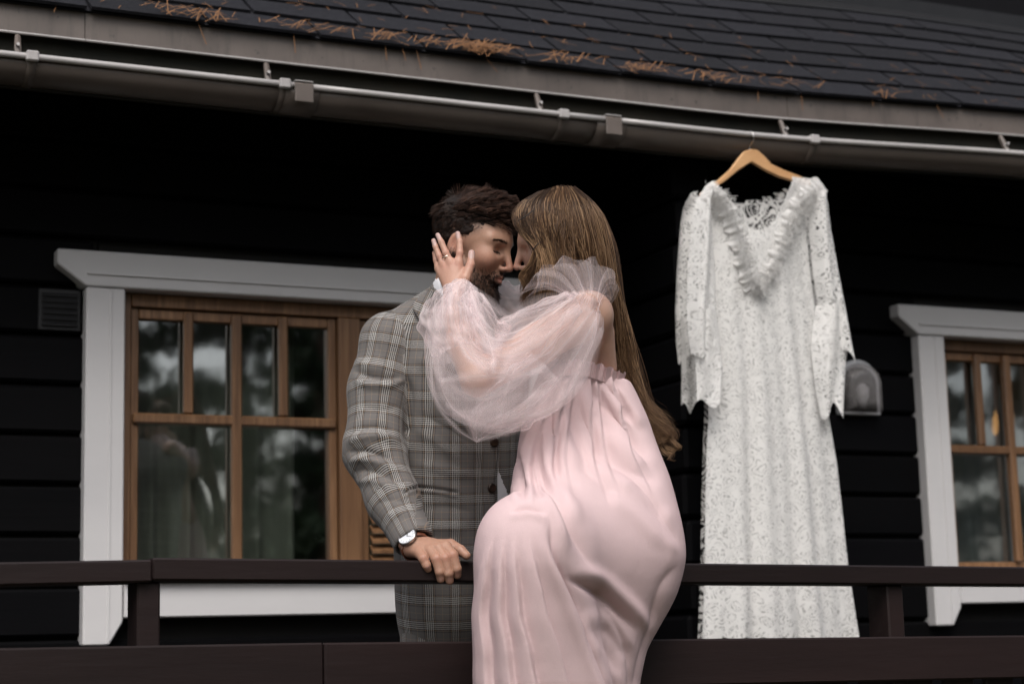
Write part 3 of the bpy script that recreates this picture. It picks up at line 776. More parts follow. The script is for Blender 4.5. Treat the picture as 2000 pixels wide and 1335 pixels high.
# ================================================================== the man
def basis(fwd, up):
    f = np.asarray(fwd, float); f = f/np.linalg.norm(f); u = np.asarray(up, float); u = u-f*(u@f); u /= np.linalg.norm(u)
    return np.stack([f, np.cross(u, f), u])               # rows: local x (face), y, z (up)
def head_sdf(Q, male=True, ear=True):
    """Q in head space: x to the face, y sideways, z up; metres, origin between the ears"""
    ay = np.abs(Q[:, 1]); S = np.stack([Q[:, 0], ay, Q[:, 2]], 1)
    d = s_ell(S, (-0.012, 0, 0.042), (0.097, 0.075, 0.084))
    d = smin(d, s_ell(S, (0.034, 0, 0.012), (0.060, 0.058, 0.070)), 0.03)          # forehead / upper face
    d = smin(d, s_ell(S, (0.036, 0, -0.052), (0.050, 0.046, 0.058)), 0.03)         # muzzle
    jw = 0.055 if male else 0.047
    d = smin(d, s_cap(S, (-0.012, jw, -0.058), (0.066, 0.012, -0.108), 0.021, 0.018), 0.03)
    d = smin(d, s_cap(S, (0.070, 0.0, -0.108), (0.068, 0.010, -0.108), 0.0185, 0.0185), 0.014)  # chin
    d = smin(d, s_ell(S, (0.058, 0.041, -0.020), (0.028, 0.024, 0.026)), 0.024)    # cheekbone
    d = smin(d, s_cap(S, (0.082, 0.010, 0.029), (0.064, 0.046, 0.030), 0.011, 0.012), 0.014)  # brow
    d = smax(d, -s_ell(S, (0.099, 0.032, 0.006), (0.024, 0.0185, 0.0135)), 0.011)   # eye socket
    d = smin(d, s_ell(S, (0.0655, 0.0305, 0.0055), (0.0140, 0.0160, 0.0115)), 0.003)   # closed lid over the eye
    d = smin(d, s_cap(S, (0.086, 0, 0.022), (0.1120, 0, -0.028), 0.0082, 0.0084), 0.011)  # nose
    d = smin(d, s_ell(S, (0.1105, 0, -0.0330), (0.0100, 0.0088, 0.0078)), 0.006)
    d = smin(d, s_ell(S, (0.0970, 0.0105, -0.0365), (0.0100, 0.0055, 0.0062)), 0.006)
    d = smin(d, s_ell(S, (0.0845, 0, -0.058), (0.0105, 0.022, 0.0125)), 0.012)     # lips
    d = smin(d, s_cap(S, (0.0955, 0.0, -0.0575), (0.082, 0.021, -0.062), 0.0052, 0.003), 0.005)
    d = smin(d, s_cap(S, (0.0940, 0.0, -0.0695), (0.082, 0.019, -0.066), 0.0062, 0.003), 0.005)
    d = smax(d, -s_cap(S, (0.103, 0, -0.0632), (0.088, 0.024, -0.0645), 0.003, 0.0018), 0.003)
    d = smax(d, -s_cap(S, (0.098, 0, -0.0855), (0.086, 0.016, -0.085), 0.004, 0.003), 0.008)
    if ear:
        e = s_ell(S, (-0.016, 0.0765, -0.006), (0.019, 0.0095, 0.032))
        e = smax(e, -s_ell(S, (-0.0135, 0.0875, -0.002), (0.0115, 0.008, 0.021)), 0.005)
        e = smin(e, s_cap(S, (-0.010, 0.0815, -0.014), (-0.008, 0.0815, 0.002), 0.0028, 0.0025), 0.003)
        d = smin(d, e, 0.005)
    return d
def to_local(P, o, B): return (P-o)@B.T
BROWS = {}

person_m = empty("person", fw([pc(880, 1500, 0.27)])[0]*np.array([1, 1, 0]), "bearded man in grey plaid jacket with one hand on the railing", "person")
MH_B = basis((0.860, -0.215, -0.43), (0.17, 1.0, 0.03)); MH_O = pc(926, 484, 0.245); MS = 0.91
def man_head(P):
    d = head_sdf(to_local(P, MH_O, MH_B)/MS)*MS
    return smin(d, s_cap(P, pc(897, 530, 0.262), pc(882, 650, 0.275), 0.052, 0.058), 0.03)
def finger(P, pts, rad, k=0.003): return s_chain(P, [pc(*p) for p in pts], rad, k)
RD = 0.0                                                    # depth of the railing under the hand
def man_hand(P):
    z = -0.075
    d = s_cap(P, pc(786, 1030, 0.03), pc(805, 1066, z+0.05), 0.030, 0.026)
    # back of the hand from wrist to the knuckles
    for (a, b, r0, r1) in (((806, 1070, z+0.045), (822, 1081, z+0.012), 0.019, 0.0125), ((812, 1067, z+0.045), (841, 1076, z+0.010), 0.020, 0.0125), ((818, 1064, z+0.05), (857, 1072, z+0.010), 0.020, 0.0128), ((824, 1062, z+0.055), (871, 1067, z+0.016), 0.019, 0.0125)):
        d = smin(d, s_cap(P, pc(*a), pc(*b), r0, r1), 0.007)
    F_ = [([(820, 1080, z+0.012), (827, 1090, z-0.012), (833, 1103, z-0.016), (836, 1110, z-0.012)], [0.0118, 0.0108, 0.0095, 0.0082]),
          ([(840, 1075, z+0.010), (853, 1091, z-0.014), (859, 1116, z-0.020), (861, 1130, z-0.014)], [0.0122, 0.0120, 0.0102, 0.0088]),
          ([(856, 1071, z+0.010), (869, 1090, z-0.012), (876, 1119, z-0.018), (878, 1133, z-0.012)], [0.0124, 0.0122, 0.0104, 0.0090]),
          ([(870, 1066, z+0.016), (884, 1084, z-0.006), (892, 1110, z-0.012), (893, 1122, z-0.006)], [0.0122, 0.0120, 0.0102, 0.0088])]
    fg = None
    for pts, r in F_:
        e = finger(P, pts, r); fg = e if fg is None else np.minimum(fg, e)
    d = smin(d, fg, 0.005)
    d = smin(d, finger(P, [(846, 1066, z+0.055), (880, 1064, z+0.045), (899, 1074, z+0.028), (911, 1084, z+0.016)], [0.016, 0.0135, 0.0118, 0.0092]), 0.008)
    return d
V1, F1 = polygonise(man_head, MH_O-np.array([0.20, 0.26, 0.2]), MH_O+np.array([0.17, 0.16, 0.2]), 0.0021)
V2, F2 = polygonise(man_hand, pc(760, 1150, -0.14), pc(925, 1010, 0.08), 0.0014)
def man_body(P):
    d = s_ell(P, pc(890, 800, 0.30), (0.12, 0.25, 0.08)); d = smin(d, s_cap(P, pc(890, 640, 0.28), pc(880, 1080, 0.28), 0.075, 0.085), 0.05)
    for (a, b, c) in (((868, 1120, 0.24), (860, 1480, 0.24), (862, 1735, 0.25)), ((920, 1120, 0.34), (930, 1480, 0.36), (935, 1735, 0.38))):
        d = smin(d, s_chain(P, [pc(*a), pc(*b), pc(*c)], [0.05, 0.045, 0.04]), 0.03)
    d = smin(d, s_chain(P, [pc(765, 680, 0.24), pc(738, 880, 0.17), pc(795, 1045, 0.01)], [0.04, 0.036, 0.028]), 0.02)
    return d
V3, F3 = polygonise(man_body, pc(660, 1800, 0.0), pc(1060, 600, 0.5), 0.014)
# skin tone: warmer cheeks, nose and ear, redder lips, shaded stubble on jaw and upper lip
SK_M = np.array([0.315, 0.178, 0.118])
def tone_head(V, o, B, base, male):
    q = to_local(V, o, B)/(MS if male else WS); ay = np.abs(q[:, 1]); c = np.tile(base, (len(V), 1))
    def blend(w, colr): c[:] = c+(np.array(colr)-c)*np.clip(w, 0, 1)[:, None]
    g = lambda p, r: np.exp(-(((q[:, 0]-p[0])/r[0])**2+((ay-p[1])/r[1])**2+((q[:, 2]-p[2])/r[2])**2))
    blend(0.45*g((0.11, 0, -0.03), (0.02, 0.02, 0.02)), (0.42, 0.13, 0.09))
    blend(0.35*g((0.065, 0.05, -0.025), (0.03, 0.025, 0.025)), (0.42, 0.14, 0.10))
    blend(0.5*g((-0.014, 0.085, -0.005), (0.03, 0.015, 0.035)), (0.42, 0.14, 0.09))
    blend(0.85*g((0.096, 0, -0.0635), (0.013, 0.022, 0.0085)), (0.36, 0.115, 0.10))
    blend(0.5*g((0.075, 0.031, 0.0035), (0.012, 0.016, 0.007)), (0.26, 0.115, 0.08))
    if male:
        jaw = np.clip((np.interp(q[:, 0], [-0.03, 0.0, 0.03, 0.06, 0.09], [0.0, -0.022, -0.042, -0.054, -0.047])-q[:, 2])/0.016, 0, 1)*np.clip((q[:, 0]+0.035)/0.03, 0, 1)*np.clip((q[:, 2]+0.145)/0.02, 0, 1)
        jaw *= 1-0.95*g((0.096, 0, -0.0635), (0.02, 0.02, 0.007))
        blend(0.72*jaw, (0.07, 0.034, 0.023))
        mo = g((0.095, 0, -0.046), (0.02, 0.026, 0.008)); blend(0.7*mo, (0.07, 0.034, 0.022))
        side = np.clip((q[:, 2]-0.02-0.55*np.clip(q[:, 0]-0.022, 0, 1))/0.02, 0, 1)*np.clip((0.048-q[:, 0])/0.012, 0, 1)
        blend(0.8*side, (0.035, 0.02, 0.014))
    return c
col1 = tone_head(V1, MH_O, MH_B, SK_M, True)
col2 = np.tile(SK_M*np.array([1.0, 0.95, 0.95]), (len(V2), 1))
p2x, p2y = to_px(V2)
for (x, y) in ((827, 1089), (854, 1090), (870, 1089), (885, 1083)):
    w = 0.35*np.exp(-(((p2x-x)**2+(p2y-y)**2)/60.0)); col2 = col2+(np.array([0.40, 0.14, 0.10])-col2)*w[:, None]
for (x, y) in ((835, 1108), (861, 1128), (878, 1131), (893, 1120)):
    w = 0.6*np.clip(1.25-np.hypot((p2x-x)/4.6, (p2y-y)/5.5), 0, 0.6)/0.6; col2 = col2+(np.array([0.55, 0.30, 0.25])-col2)*w[:, None]
Vm, Fm = cat_mesh([(V1, F1), (V2, F2), (V3, F3)])
big_mesh("body", Vm, Fm, M_skin, person_m, np.vstack([col1, col2, np.tile(SK_M, (len(V3), 1))]))

# ---- eye and eyebrow
def hl(o, B, x, y, z): return o+np.array([x, y, z])@B*MS      # head space -> figure space
sgn = 1 if (MH_B[1][2] < 0) else -1                          # which side of the head faces the camera
M_lash = surf("dark_lash", (0.006, 0.004, 0.003), (0.01, 0.007, 0.005), 0.6, 30, bmp=0)
n1 = normals(V1, F1); q1 = to_local(V1, MH_O, MH_B)/MS; a1 = np.abs(q1[:, 1])
def grow(cond, n, dirf, ln, rad, lift, mat, name):
    i = np.where(cond)[0]; i = i[RNG.integers(0, len(i), n)]; q = q1[i]
    l = np.stack(dirf(q), 1); l[:, 1] *= np.sign(q[:, 1]); dr = l@MH_B+n1[i]*lift+RNG.normal(size=(n, 3))*0.12; dr /= np.linalg.norm(dr, axis=1)[:, None]
    s_ = np.linspace(0, 1, 4)[None, :, None]
    v, f = strands((V1[i]-n1[i]*0.0006)[:, None]+dr[:, None]*(ln*RNG.uniform(0.6, 1.2, n))[:, None, None]*s_, rad); big_mesh(name, v, f, mat, person_m)
arch = 0.0280+0.10*np.clip(a1-0.010, 0, 0.026)-0.25*np.clip(a1-0.036, 0, 1)
grow((q1[:, 0] > 0.045) & (a1 > 0.009) & (a1 < 0.052) & (np.abs(q1[:, 2]-arch) < 0.0036-0.06*np.clip(a1-0.030, 0, 1)), 420, lambda q: (-0.3+0*q[:, 0], 0.9+0*q[:, 0], 0.25+0*q[:, 0]), 0.0075, 0.00045, 0.08, M_beard, "eyebrow")
lid = 0.0010+0.10*np.abs(a1-0.032)
grow((q1[:, 0] > 0.05) & (a1 > 0.0185) & (a1 < 0.046) & (np.abs(q1[:, 2]-lid) < 0.0014), 90, lambda q: (0.6+0*q[:, 0], 0.35+0*q[:, 0], -0.55+0*q[:, 0]), 0.0055, 0.0006, 0.35, M_lash, "eyelashes")

# ---- hair: a scalp cap with strands swept up and forward on top, clipped short at the sides
def skull(P):
    q = to_local(P, MH_O, MH_B)/MS; S = q
    d = s_ell(S, (-0.014, 0, 0.046), (0.101, 0.079, 0.090))
    d = smin(d, s_ell(S, (0.012, 0, 0.100), (0.066, 0.060, 0.036)), 0.03)          # quiff
    d = smin(d, s_ell(S, (-0.055, 0, 0.06), (0.06, 0.066, 0.065)), 0.03)
    cut = smin(q[:, 2]-0.048-0.2*q[:, 0], -(q[:, 0]-0.028)*0.8+0.0*q[:, 2], 0.01)
    hairline = (q[:, 2]-(0.060+0.0*q[:, 0]))                                        # above the forehead
    behind = np.minimum((0.048-q[:, 0]), q[:, 2]-0.018+0.9*np.clip(-q[:, 0]-0.018, 0, 0.09))
    m = -np.maximum(hairline, behind)
    nape = -0.085-q[:, 2]
    return smax(smax(d, m, 0.008), nape, 0.006)*MS
Vh, Fh = polygonise(skull, MH_O-0.17, MH_O+0.19, 0.003)
nh = normals(Vh, Fh); qh = to_local(Vh, MH_O, MH_B)/MS
big_mesh("hair", Vh-nh*0.0015+nh*(0.0022*vnoise(Vh, 22, 9)+0.0012*vnoise(Vh, 60, 10))[:, None], Fh, M_cap_m, person_m)
r_ = np.random.default_rng(5)
def scalp_hair(n, sel, length, direction, rad, seg=7, lift=0.4, clump=0.6, nc=300):
    i = np.where(sel)[0]; ci = i[r_.integers(0, len(i), nc)]; i = i[r_.integers(0, len(i), n)]
    own = np.empty(n, int)
    for k in range(0, n, 2000): own[k:k+2000] = ((Vh[i[k:k+2000]][:, None]-Vh[ci][None])**2).sum(2).argmin(1)
    def path(j, ln, jit):
        p = Vh[j]-nh[j]*0.004; q = qh[j]; dr = direction(q, nh[j])+r_.normal(size=(len(j), 3))*jit; dr /= np.linalg.norm(dr, axis=1)[:, None]+1e-9
        s = np.linspace(0, 1, seg)[None, :, None]
        return p[:, None]+dr[:, None]*ln[:, None, None]*s+nh[j][:, None]*(ln*lift)[:, None, None]*(s-0.85*s*s)
    lc_ = length(qh[ci])*r_.uniform(0.8, 1.2, nc); A = path(ci, lc_, 0.16); B_ = path(i, lc_[own]*r_.uniform(0.75, 1.05, n), 0.06)
    w = (clump*np.linspace(0, 1, seg)**0.8)[None, :, None]
    C_ = B_*(1-w)+(A[own]+r_.normal(size=(n, 1, 3))*0.0016)*w
    tn = np.clip(0.38+0.2*r_.normal(size=nc)[own]+0.15*r_.normal(size=n), 0, 1)
    return strands(C_, np.full(n, rad)*r_.uniform(0.7, 1.2, n))+(np.repeat(tn, seg*3),)
def dir_top(q, nn):
    l = np.stack([0.8+0.25*vnoise(q, 6, 1), 0.30*vnoise(q, 7, 2)-0.2*sgn, 0.35+0.3*vnoise(q, 8, 4)-5*np.clip(q[:, 0]-0.055, 0, 1)], 1)
    l[:, 0] -= 16*np.clip(-0.035-q[:, 0], 0, 1); l[:, 2] -= np.clip(-0.03-q[:, 0], 0, 1)*14
    return l@MH_B+nn*0.25
v1, f1, t1 = scalp_hair(7000, (qh[:, 2] > 0.078), lambda q: 0.035-0.012*np.clip(q[:, 0]-0.04, 0, 0.03)/0.03-0.010*np.clip(-q[:, 0]-0.02, 0, 0.05)/0.05, dir_top, 0.00065, 8, 0.36, 0.65, 260)
v2, f2, t2 = scalp_hair(5000, (qh[:, 2] <= 0.088), lambda q: 0.010+0.13*np.clip(q[:, 2]-0.02, 0, 0.07), lambda q, nn: np.stack([-0.5+0.2*vnoise(q, 9, 8), 0*q[:, 0], -0.8+0.3*vnoise(q, 15, 6)], 1)@MH_B+nn*0.25, 0.0006, 5, 0.3, 0.3, 400)
v4, f4, t4 = scalp_hair(2500, (qh[:, 2] > 0.06), lambda q: 0.024+0*q[:, 0], lambda q, nn: dir_top(q, nn)+nn*0.3+0.5*np.stack([vnoise(q, 12, 41), vnoise(q, 12, 42), vnoise(q, 12, 43)], 1), 0.0005, 8, 0.4, 0.4, 200)
v, f = cat_mesh([(v1, f1), (v2, f2), (v4, f4)]); tn = np.concatenate([t1, t2, t4]); big_mesh("hair_strands", v, f, M_hair_m, person_m, np.stack([tn]*3, 1))
# beard
n1 = normals(V1, F1); q1 = to_local(V1, MH_O, MH_B)/MS
jawm = (q1[:, 2] < np.interp(q1[:, 0], [-0.03, 0.0, 0.03, 0.06, 0.09], [-0.005, -0.030, -0.052, -0.062, -0.052])+0.004*vnoise(q1, 40, 31)) & (q1[:, 0] > -0.022) & (q1[:, 2] > -0.135)
lip = np.exp(-(((q1[:, 0]-0.096)/0.018)**2+(q1[:, 1]/0.021)**2+((q1[:, 2]+0.0635)/0.0085)**2)) > 0.35
mous = (np.abs(q1[:, 2]+0.0475-0.12*np.abs(q1[:, 1])*-1) < 0.0062) & (q1[:, 0] > 0.074) & (np.abs(q1[:, 1]) < 0.030)
sel = np.where((jawm | mous) & ~lip)[0]
n = 6500; i = sel[r_.integers(0, len(sel), n)]; q = q1[i]
ln = (0.0055+0.013*np.exp(-(((q[:, 0]-0.07)/0.03)**2+((q[:, 2]+0.11)/0.03)**2)))*r_.uniform(0.6, 1.2, n)
dr = np.stack([0.25+0*q[:, 0], 0.15*np.sign(q[:, 1]), -1+0*q[:, 0]], 1)@MH_B+n1[i]*0.55+r_.normal(size=(n, 3))*0.25; dr /= np.linalg.norm(dr, axis=1)[:, None]
s = np.linspace(0, 1, 4)[None, :, None]; C_ = (V1[i]-n1[i]*0.001)[:, None]+dr[:, None]*ln[:, None, None]*s
cs_ = np.where((q1[:, 2] < np.interp(q1[:, 0], [-0.03, 0.0, 0.03, 0.06, 0.09], [0.015, -0.010, -0.032, -0.046, -0.042])) & (q1[:, 0] > -0.02) & (q1[:, 2] > -0.10) & ~lip)[0]
j = cs_[r_.integers(0, len(cs_), 1500)]; dj = np.array([[0.2, 0, -1.0]])@MH_B+n1[j]*0.5+r_.normal(size=(1500, 3))*0.3; dj /= np.linalg.norm(dj, axis=1)[:, None]
C_ = np.vstack([C_, (V1[j]-n1[j]*0.001)[:, None]+dj[:, None]*0.0045*s])
v, f = strands(C_, np.concatenate([np.full(n, 0.0006), np.full(1500, 0.0004)])); big_mesh("beard", v, f, M_beard, person_m)

# ---- jacket
SL = [pc(762, 668, 0.245), pc(742, 760, 0.215), pc(731, 880, 0.155), pc(768, 975, 0.08), pc(803, 1048, 0.005)]
SR = [0.066, 0.069, 0.067, 0.056, 0.046]
def jk_torso(P):
    B = basis((0.55, 0, -0.83), (0, 1, 0)); Bm = np.stack([B[1], B[2], B[0]])    # he is half turned to the right
    d = s_ell(P, pc(893, 745, 0.29), (0.170, 0.215, 0.118), Bm)
    d = smin(d, s_ell(P, pc(886, 950, 0.27), (0.138, 0.24, 0.112), Bm), 0.08)
    d = smin(d, s_ell(P, pc(870, 1150, 0.265), (0.122, 0.24, 0.105), Bm), 0.08)
    d = smin(d, s_cap(P, pc(940, 700, 0.34), pc(945, 1000, 0.30), 0.10, 0.075), 0.06)
    d = smin(d, s_cap(P, pc(868, 600, 0.27), pc(790, 648, 0.255), 0.042, 0.058), 0.05)
    d = smin(d, s_cap(P, pc(900, 610, 0.31), pc(985, 665, 0.40), 0.05, 0.055), 0.06)
    d = smin(d, s_cap(P, pc(866, 596, 0.285), pc(835, 640, 0.27), 0.038, 0.06), 0.04)
    d = smax(d, -(P[:, 1]-pc(866, 1285, 0.26)[1]), 0.01)
    neck = s_cap(P, pc(893, 600, 0.235), pc(915, 520, 0.24), 0.058, 0.062)
    return smax(d, -neck, 0.012)
def jk_sleeve(P):
    d = s_chain(P, SL, SR, 0.03)
    d = smin(d, s_ell(P, pc(768, 665, 0.25), (0.070, 0.062, 0.066)), 0.03)
    end = pc(812, 1062, -0.01); ax = SL[4]-SL[3]; ax /= np.linalg.norm(ax)
    d = smax(d, (P-SL[4])@ax-0.018, 0.004)
    return smax(d, -s_cap(P, SL[4]-ax*0.02, SL[4]+ax*0.06, 0.037, 0.039), 0.004)
def jk(P): return smin(jk_torso(P), jk_sleeve(P), 0.006)
Vj, Fj = polygonise(jk, pc(650, 1300, -0.08), pc(1060, 530, 0.55), 0.0042)
nj = normals(Vj, Fj)
WR = [  # sleeve wrinkles
    ([(684, 722), (720, 733), (760, 738), (800, 735)], -7, 6), ([(684, 740), (725, 752), (770, 748), (798, 728)], 6, 8), ([(686, 705), (725, 715), (765, 716)], 4, 9),
    ([(672, 850), (700, 835), (740, 832), (780, 845)], -7, 6), ([(668, 868), (700, 856), (745, 852), (785, 868)], 8, 8), ([(668, 885), (710, 880), (750, 890), (780, 905)], -8, 6),
    ([(672, 905), (705, 896), (745, 905), (785, 925)], 7, 8), ([(680, 925), (715, 918), (760, 930), (795, 950)], -6, 6), ([(690, 942), (730, 938), (770, 955)], 5, 8), ([(730, 985), (770, 975), (805, 985)], -3, 7),
    ([(745, 1010), (780, 1000), (815, 1008)], 3, 8), ([(700, 790), (745, 800), (788, 790)], -3, 9), ([(790, 720), (800, 770), (798, 830), (790, 880)], -9, 7),
    # torso pulls
    ([(800, 690), (850, 720), (900, 760)], 3, 12), ([(805, 800), (860, 830), (930, 870)], -3.5, 10), ([(800, 830), (850, 860), (910, 905)], 3.5, 11), ([(800, 905), (860, 915), (940, 930)], 3, 10), ([(810, 1000), (860, 990), (930, 1000)], -3, 12), ([(800, 1040), (850, 1030), (920, 1030)], 3, 12), ([(930, 880), (945, 930), (950, 990)], -3, 12),
    ([(790, 962), (810, 951), (850, 954), (892, 961)], -4.5, 2.6, 'e'), ([(790, 968), (810, 957), (850, 960), (892, 967)], 3.0, 3.5, 'e'),
    ([(763, 600), (745, 628), (735, 650), (742, 690), (760, 740)], -1.5, 5)]
Vj = folds(Vj, nj, [(w[0], w[1]*(1.9 if w[1] < 0 else 1.35))+tuple(w[2:]) for w in WR])
jx, jy = to_px(Vj); fr = nj[:, 2] < 0.1
edge = sd_poly(jx, jy, [(972, 640), (985, 800), (968, 930), (970, 1060), (1100, 1060), (1100, 640)])
Vj = Vj+nj*(np.where(fr, np.clip(edge/2.5+0.5, 0, 1)-1, 0)*0.006)[:, None]
# cloth coordinates: torso by position, sleeve by distance along and round the arm
dS, dT = jk_sleeve(Vj), jk_torso(Vj); onS = (dS < dT) & (jx < 812)
u = np.zeros((len(Vj), 2))
ang = np.arctan2(Vj[:, 0]-pc(890, 800, 0.3)[0], -(Vj[:, 2]-0.3)); u[:, 0] = ang*0.135; u[:, 1] = Vj[:, 1]+0.02*Vj[:, 0]
best = np.full(len(Vj), 1e9); cum = 0
for i in range(4):
    a, ab = SL[i], SL[i+1]-SL[i]; ln_ = np.linalg.norm(ab); t = np.clip((Vj-a)@ab/ln_**2, 0 if i else -0.5, 1); c0 = a+t[:, None]*ab; d = np.linalg.norm(Vj-c0, axis=1)
    ax = ab/ln_; e1 = np.array([1, 0, 0])-ax*ax[0]; e1 /= np.linalg.norm(e1); e2 = np.cross(ax, e1); w = Vj-c0
    an = np.arctan2(w@e2, w@e1); sg_ = 1 if e2[2] < 0 else -1
    an = np.arctan2(sg_*(w@e2), w@e1)-math.pi/2
    an = (an+math.pi) % (2*math.pi)-math.pi
    m = (d < best) & onS; best[m] = d[m]; u[m, 0] = -an[m]*0.066+0.31; u[m, 1] = -(cum+t[m]*ln_)
    cum += ln_
big_mesh("jacket", Vj, Fj, M_plaid, person_m, None, u)
def ruled(outer, inner, lift, n=40, m=12, rot=0.4, thick=0.004):
    """a cloth flap between two drawn edges, lying just proud of the jacket"""
    A, B = spline(outer, n), spline(inner, n); V = []; UV = []
    fi = np.where(nj[:, 2] < 0.25)[0]; fx, fy, fz = jx[fi], jy[fi], Vj[fi, 2]
    for i in range(n):
        for j in range(m):
            t = j/(m-1); x, y = A[i]*(1-t)+B[i]*t; dd = (fx-x)**2+(fy-y)**2; k = np.argpartition(dd, 12)[:12]; w = 1/(dd[k]+6); z = (fz[k]*w).sum()/w.sum()
            e_ = min(t, 1-t, i/(n-1)*3, (1-i/(n-1))*3)
            V.append(pc(x, y, z-lift-0.002*math.sin(min(1, e_*6)*1.57))); g_ = V[-1]; UV.append((g_[0]*math.cos(rot)-g_[1]*math.sin(rot), g_[0]*math.sin(rot)+g_[1]*math.cos(rot)))
    V = np.array(V); UV = np.array(UV); bd = [i*m for i in range(n)]+[(n-1)*m+j for j in range(1, m)]+[i*m+m-1 for i in range(n-2, -1, -1)]+[j for j in range(m-2, 0, -1)]
    f = [(i*m+j, i*m+j+1, (i+1)*m+j+1, (i+1)*m+j) for i in range(n-1) for j in range(m-1)]
    k0 = len(V); V = np.vstack([V, V[bd]+np.array([0, 0, lift+thick])]); UV = np.vstack([UV, UV[bd]]); nb = len(bd)
    f += [(bd[q], bd[(q+1) % nb], k0+(q+1) % nb, k0+q) for q in range(nb)]
    return V, np.array(f), UV
v, f, uv = ruled([(836, 562), (816, 582), (806, 600), (820, 626), (838, 656), (860, 700), (888, 775)], [(850, 553), (860, 580), (870, 604), (878, 632), (886, 662), (894, 705), (902, 775)], 0.013)
big_mesh("lapel", v, f, M_plaid, person_m, None, uv)
A_, B_ = spline([pc(845, 552, .232), pc(853, 575, .222), pc(863, 596, .205), pc(875, 618, .19)], 16), spline([pc(859, 540, .226), pc(869, 560, .212), pc(880, 582, .197), pc(892, 608, .185)], 16)
cv_ = np.concatenate([A_, A_*0.5+B_*0.5+np.array([0, 0, -0.004]), B_, B_+np.array([0.004, 0, 0.012])]); i_ = np.arange(15); cf_ = np.concatenate([np.stack([k*16+i_, k*16+i_+1, (k+1)*16+i_+1, (k+1)*16+i_], 1) for k in range(3)])
# back collar standing round the neck
def collar(P):
    d = s_cap(P, pc(888, 640, 0.268), pc(897, 560, 0.258), 0.070, 0.0615); d = np.abs(d)-0.004
    d = smax(d, P[:, 1]-(pc(0, 559, 0.25)[1]-0.95*(P[:, 0]-pc(846, 0, 0.25)[0])), 0.004)
    return smax(d, -(P[:, 1]-pc(0, 640, 0.24)[1]), 0.004)
v, f = polygonise(collar, pc(790, 680, 0.1), pc(990, 520, 0.4), 0.0035); an = np.arctan2(v[:, 0]-pc(890, 0, 0.245)[0], -(v[:, 2]-0.245))
big_mesh("collar", v, f, M_plaid, person_m, None, np.stack([an*0.07+0.2*v[:, 1], v[:, 1]], 1))
def shirt(P):
    d = s_cap(P, pc(888, 640, 0.268), pc(899, 550, 0.257), 0.0655, 0.0565); d = np.abs(d)-0.0022
    d = smax(d, P[:, 1]-(pc(0, 545, 0.25)[1]-0.75*(P[:, 0]-pc(852, 0, 0.25)[0])), 0.003)
    return smax(d, -(P[:, 1]-pc(0, 650, 0.24)[1]), 0.003)
sv, sf = polygonise(shirt, pc(790, 680, 0.1), pc(990, 520, 0.4), 0.003)
STRIP = [(968, 905), (976, 925), (990, 960), (994, 1000), (988, 1030), (970, 1030), (968, 960)]
kx = inpoly(jx, jy, STRIP) & (nj[:, 2] < 0.2); kv, kf, ku = keep_faces(Vj, Fj, kx); kv = kv+nj[ku]*0.009
big_mesh("shirt", sv, sf, M_shirt, person_m); big_mesh("shirt_collar", cv_, cf_, M_shirt, person_m); big_mesh("shirt_front", kv, kf, M_shirt, person_m)
M_button = surf("horn_button", (0.012, 0.007, 0.005), (0.045, 0.024, 0.014), 0.3, 60, bmp=0)
for (x, y) in ((960, 951), (966, 862)):
    i = np.argmin((jx-x)**2+(jy-y)**2+(nj[:, 2] > 0)*1e6); p = Vj[i]+nj[i]*0.003; e1 = np.cross(nj[i], [0, 1, 0]); e1 /= np.linalg.norm(e1); e2 = np.cross(nj[i], e1)
    bv = []; bf = []
    for (rr_, h_) in ((0.0115, -0.003), (0.0115, 0.001), (0.0095, 0.0028), (0.006, 0.0016), (0.0005, 0.0014)):
        for k in range(12): bv.append(p+rr_*(math.cos(k*math.pi/6)*e1+math.sin(k*math.pi/6)*e2)+nj[i]*h_)
    for r in range(4):
        for k in range(12): bf.append((r*12+k, r*12+(k+1) % 12, (r+1)*12+(k+1) % 12, (r+1)*12+k))
    big_mesh("button", np.array(bv), np.array(bf), M_button, person_m)
# ---- trousers and shoes
def trousers(P):
    d = s_ell(P, pc(872, 1170, 0.27), (0.10, 0.12, 0.085))
    for (a, b, c) in (((842, 1180, 0.24), (845, 1480, 0.24), (850, 1700, 0.25)), ((905, 1180, 0.34), (925, 1480, 0.36), (930, 1700, 0.38))):
        d = smin(d, s_chain(P, [pc(*a), pc(*b), pc(*c)], [0.072, 0.075, 0.07]), 0.03)
    return d
v, f = polygonise(trousers, pc(740, 1790, 0.0), pc(1040, 1080, 0.55), 0.007); nn = normals(v, f)
v = folds(v, nn, [([(790, 1190), (840, 1205), (900, 1200)], 4, 10), ([(800, 1225), (850, 1235), (910, 1220)], -4, 9), ([(880, 1150), (890, 1200), (885, 1260)], -5, 9)])
an = np.arctan2(v[:, 0]-pc(868, 0, 0.28)[0], -(v[:, 2]-0.28)); big_mesh("trousers", v, f, M_plaid, person_m, None, np.stack([an*0.12, v[:, 1]], 1))
M_shoe = surf("brown_leather", (0.03, 0.015, 0.009), (0.05, 0.026, 0.015), 0.35, 20, bmp=0.1)
for (x, y, z) in ((846, 1745, 0.22), (932, 1740, 0.33)):
    v, f = polygonise(lambda P: smax(smin(s_ell(P, pc(x, y-10, z), (0.05, 0.05, 0.06)), s_ell(P, pc(x+20, y+8, z-0.07), (0.05, 0.04, 0.11)), 0.03), -(P[:, 1]-pc(x, y+34, z)[1]), 0.005), pc(x, y, z)-0.22, pc(x, y, z)+0.22, 0.008)
    big_mesh("shoe", v, f, M_shoe, person_m)
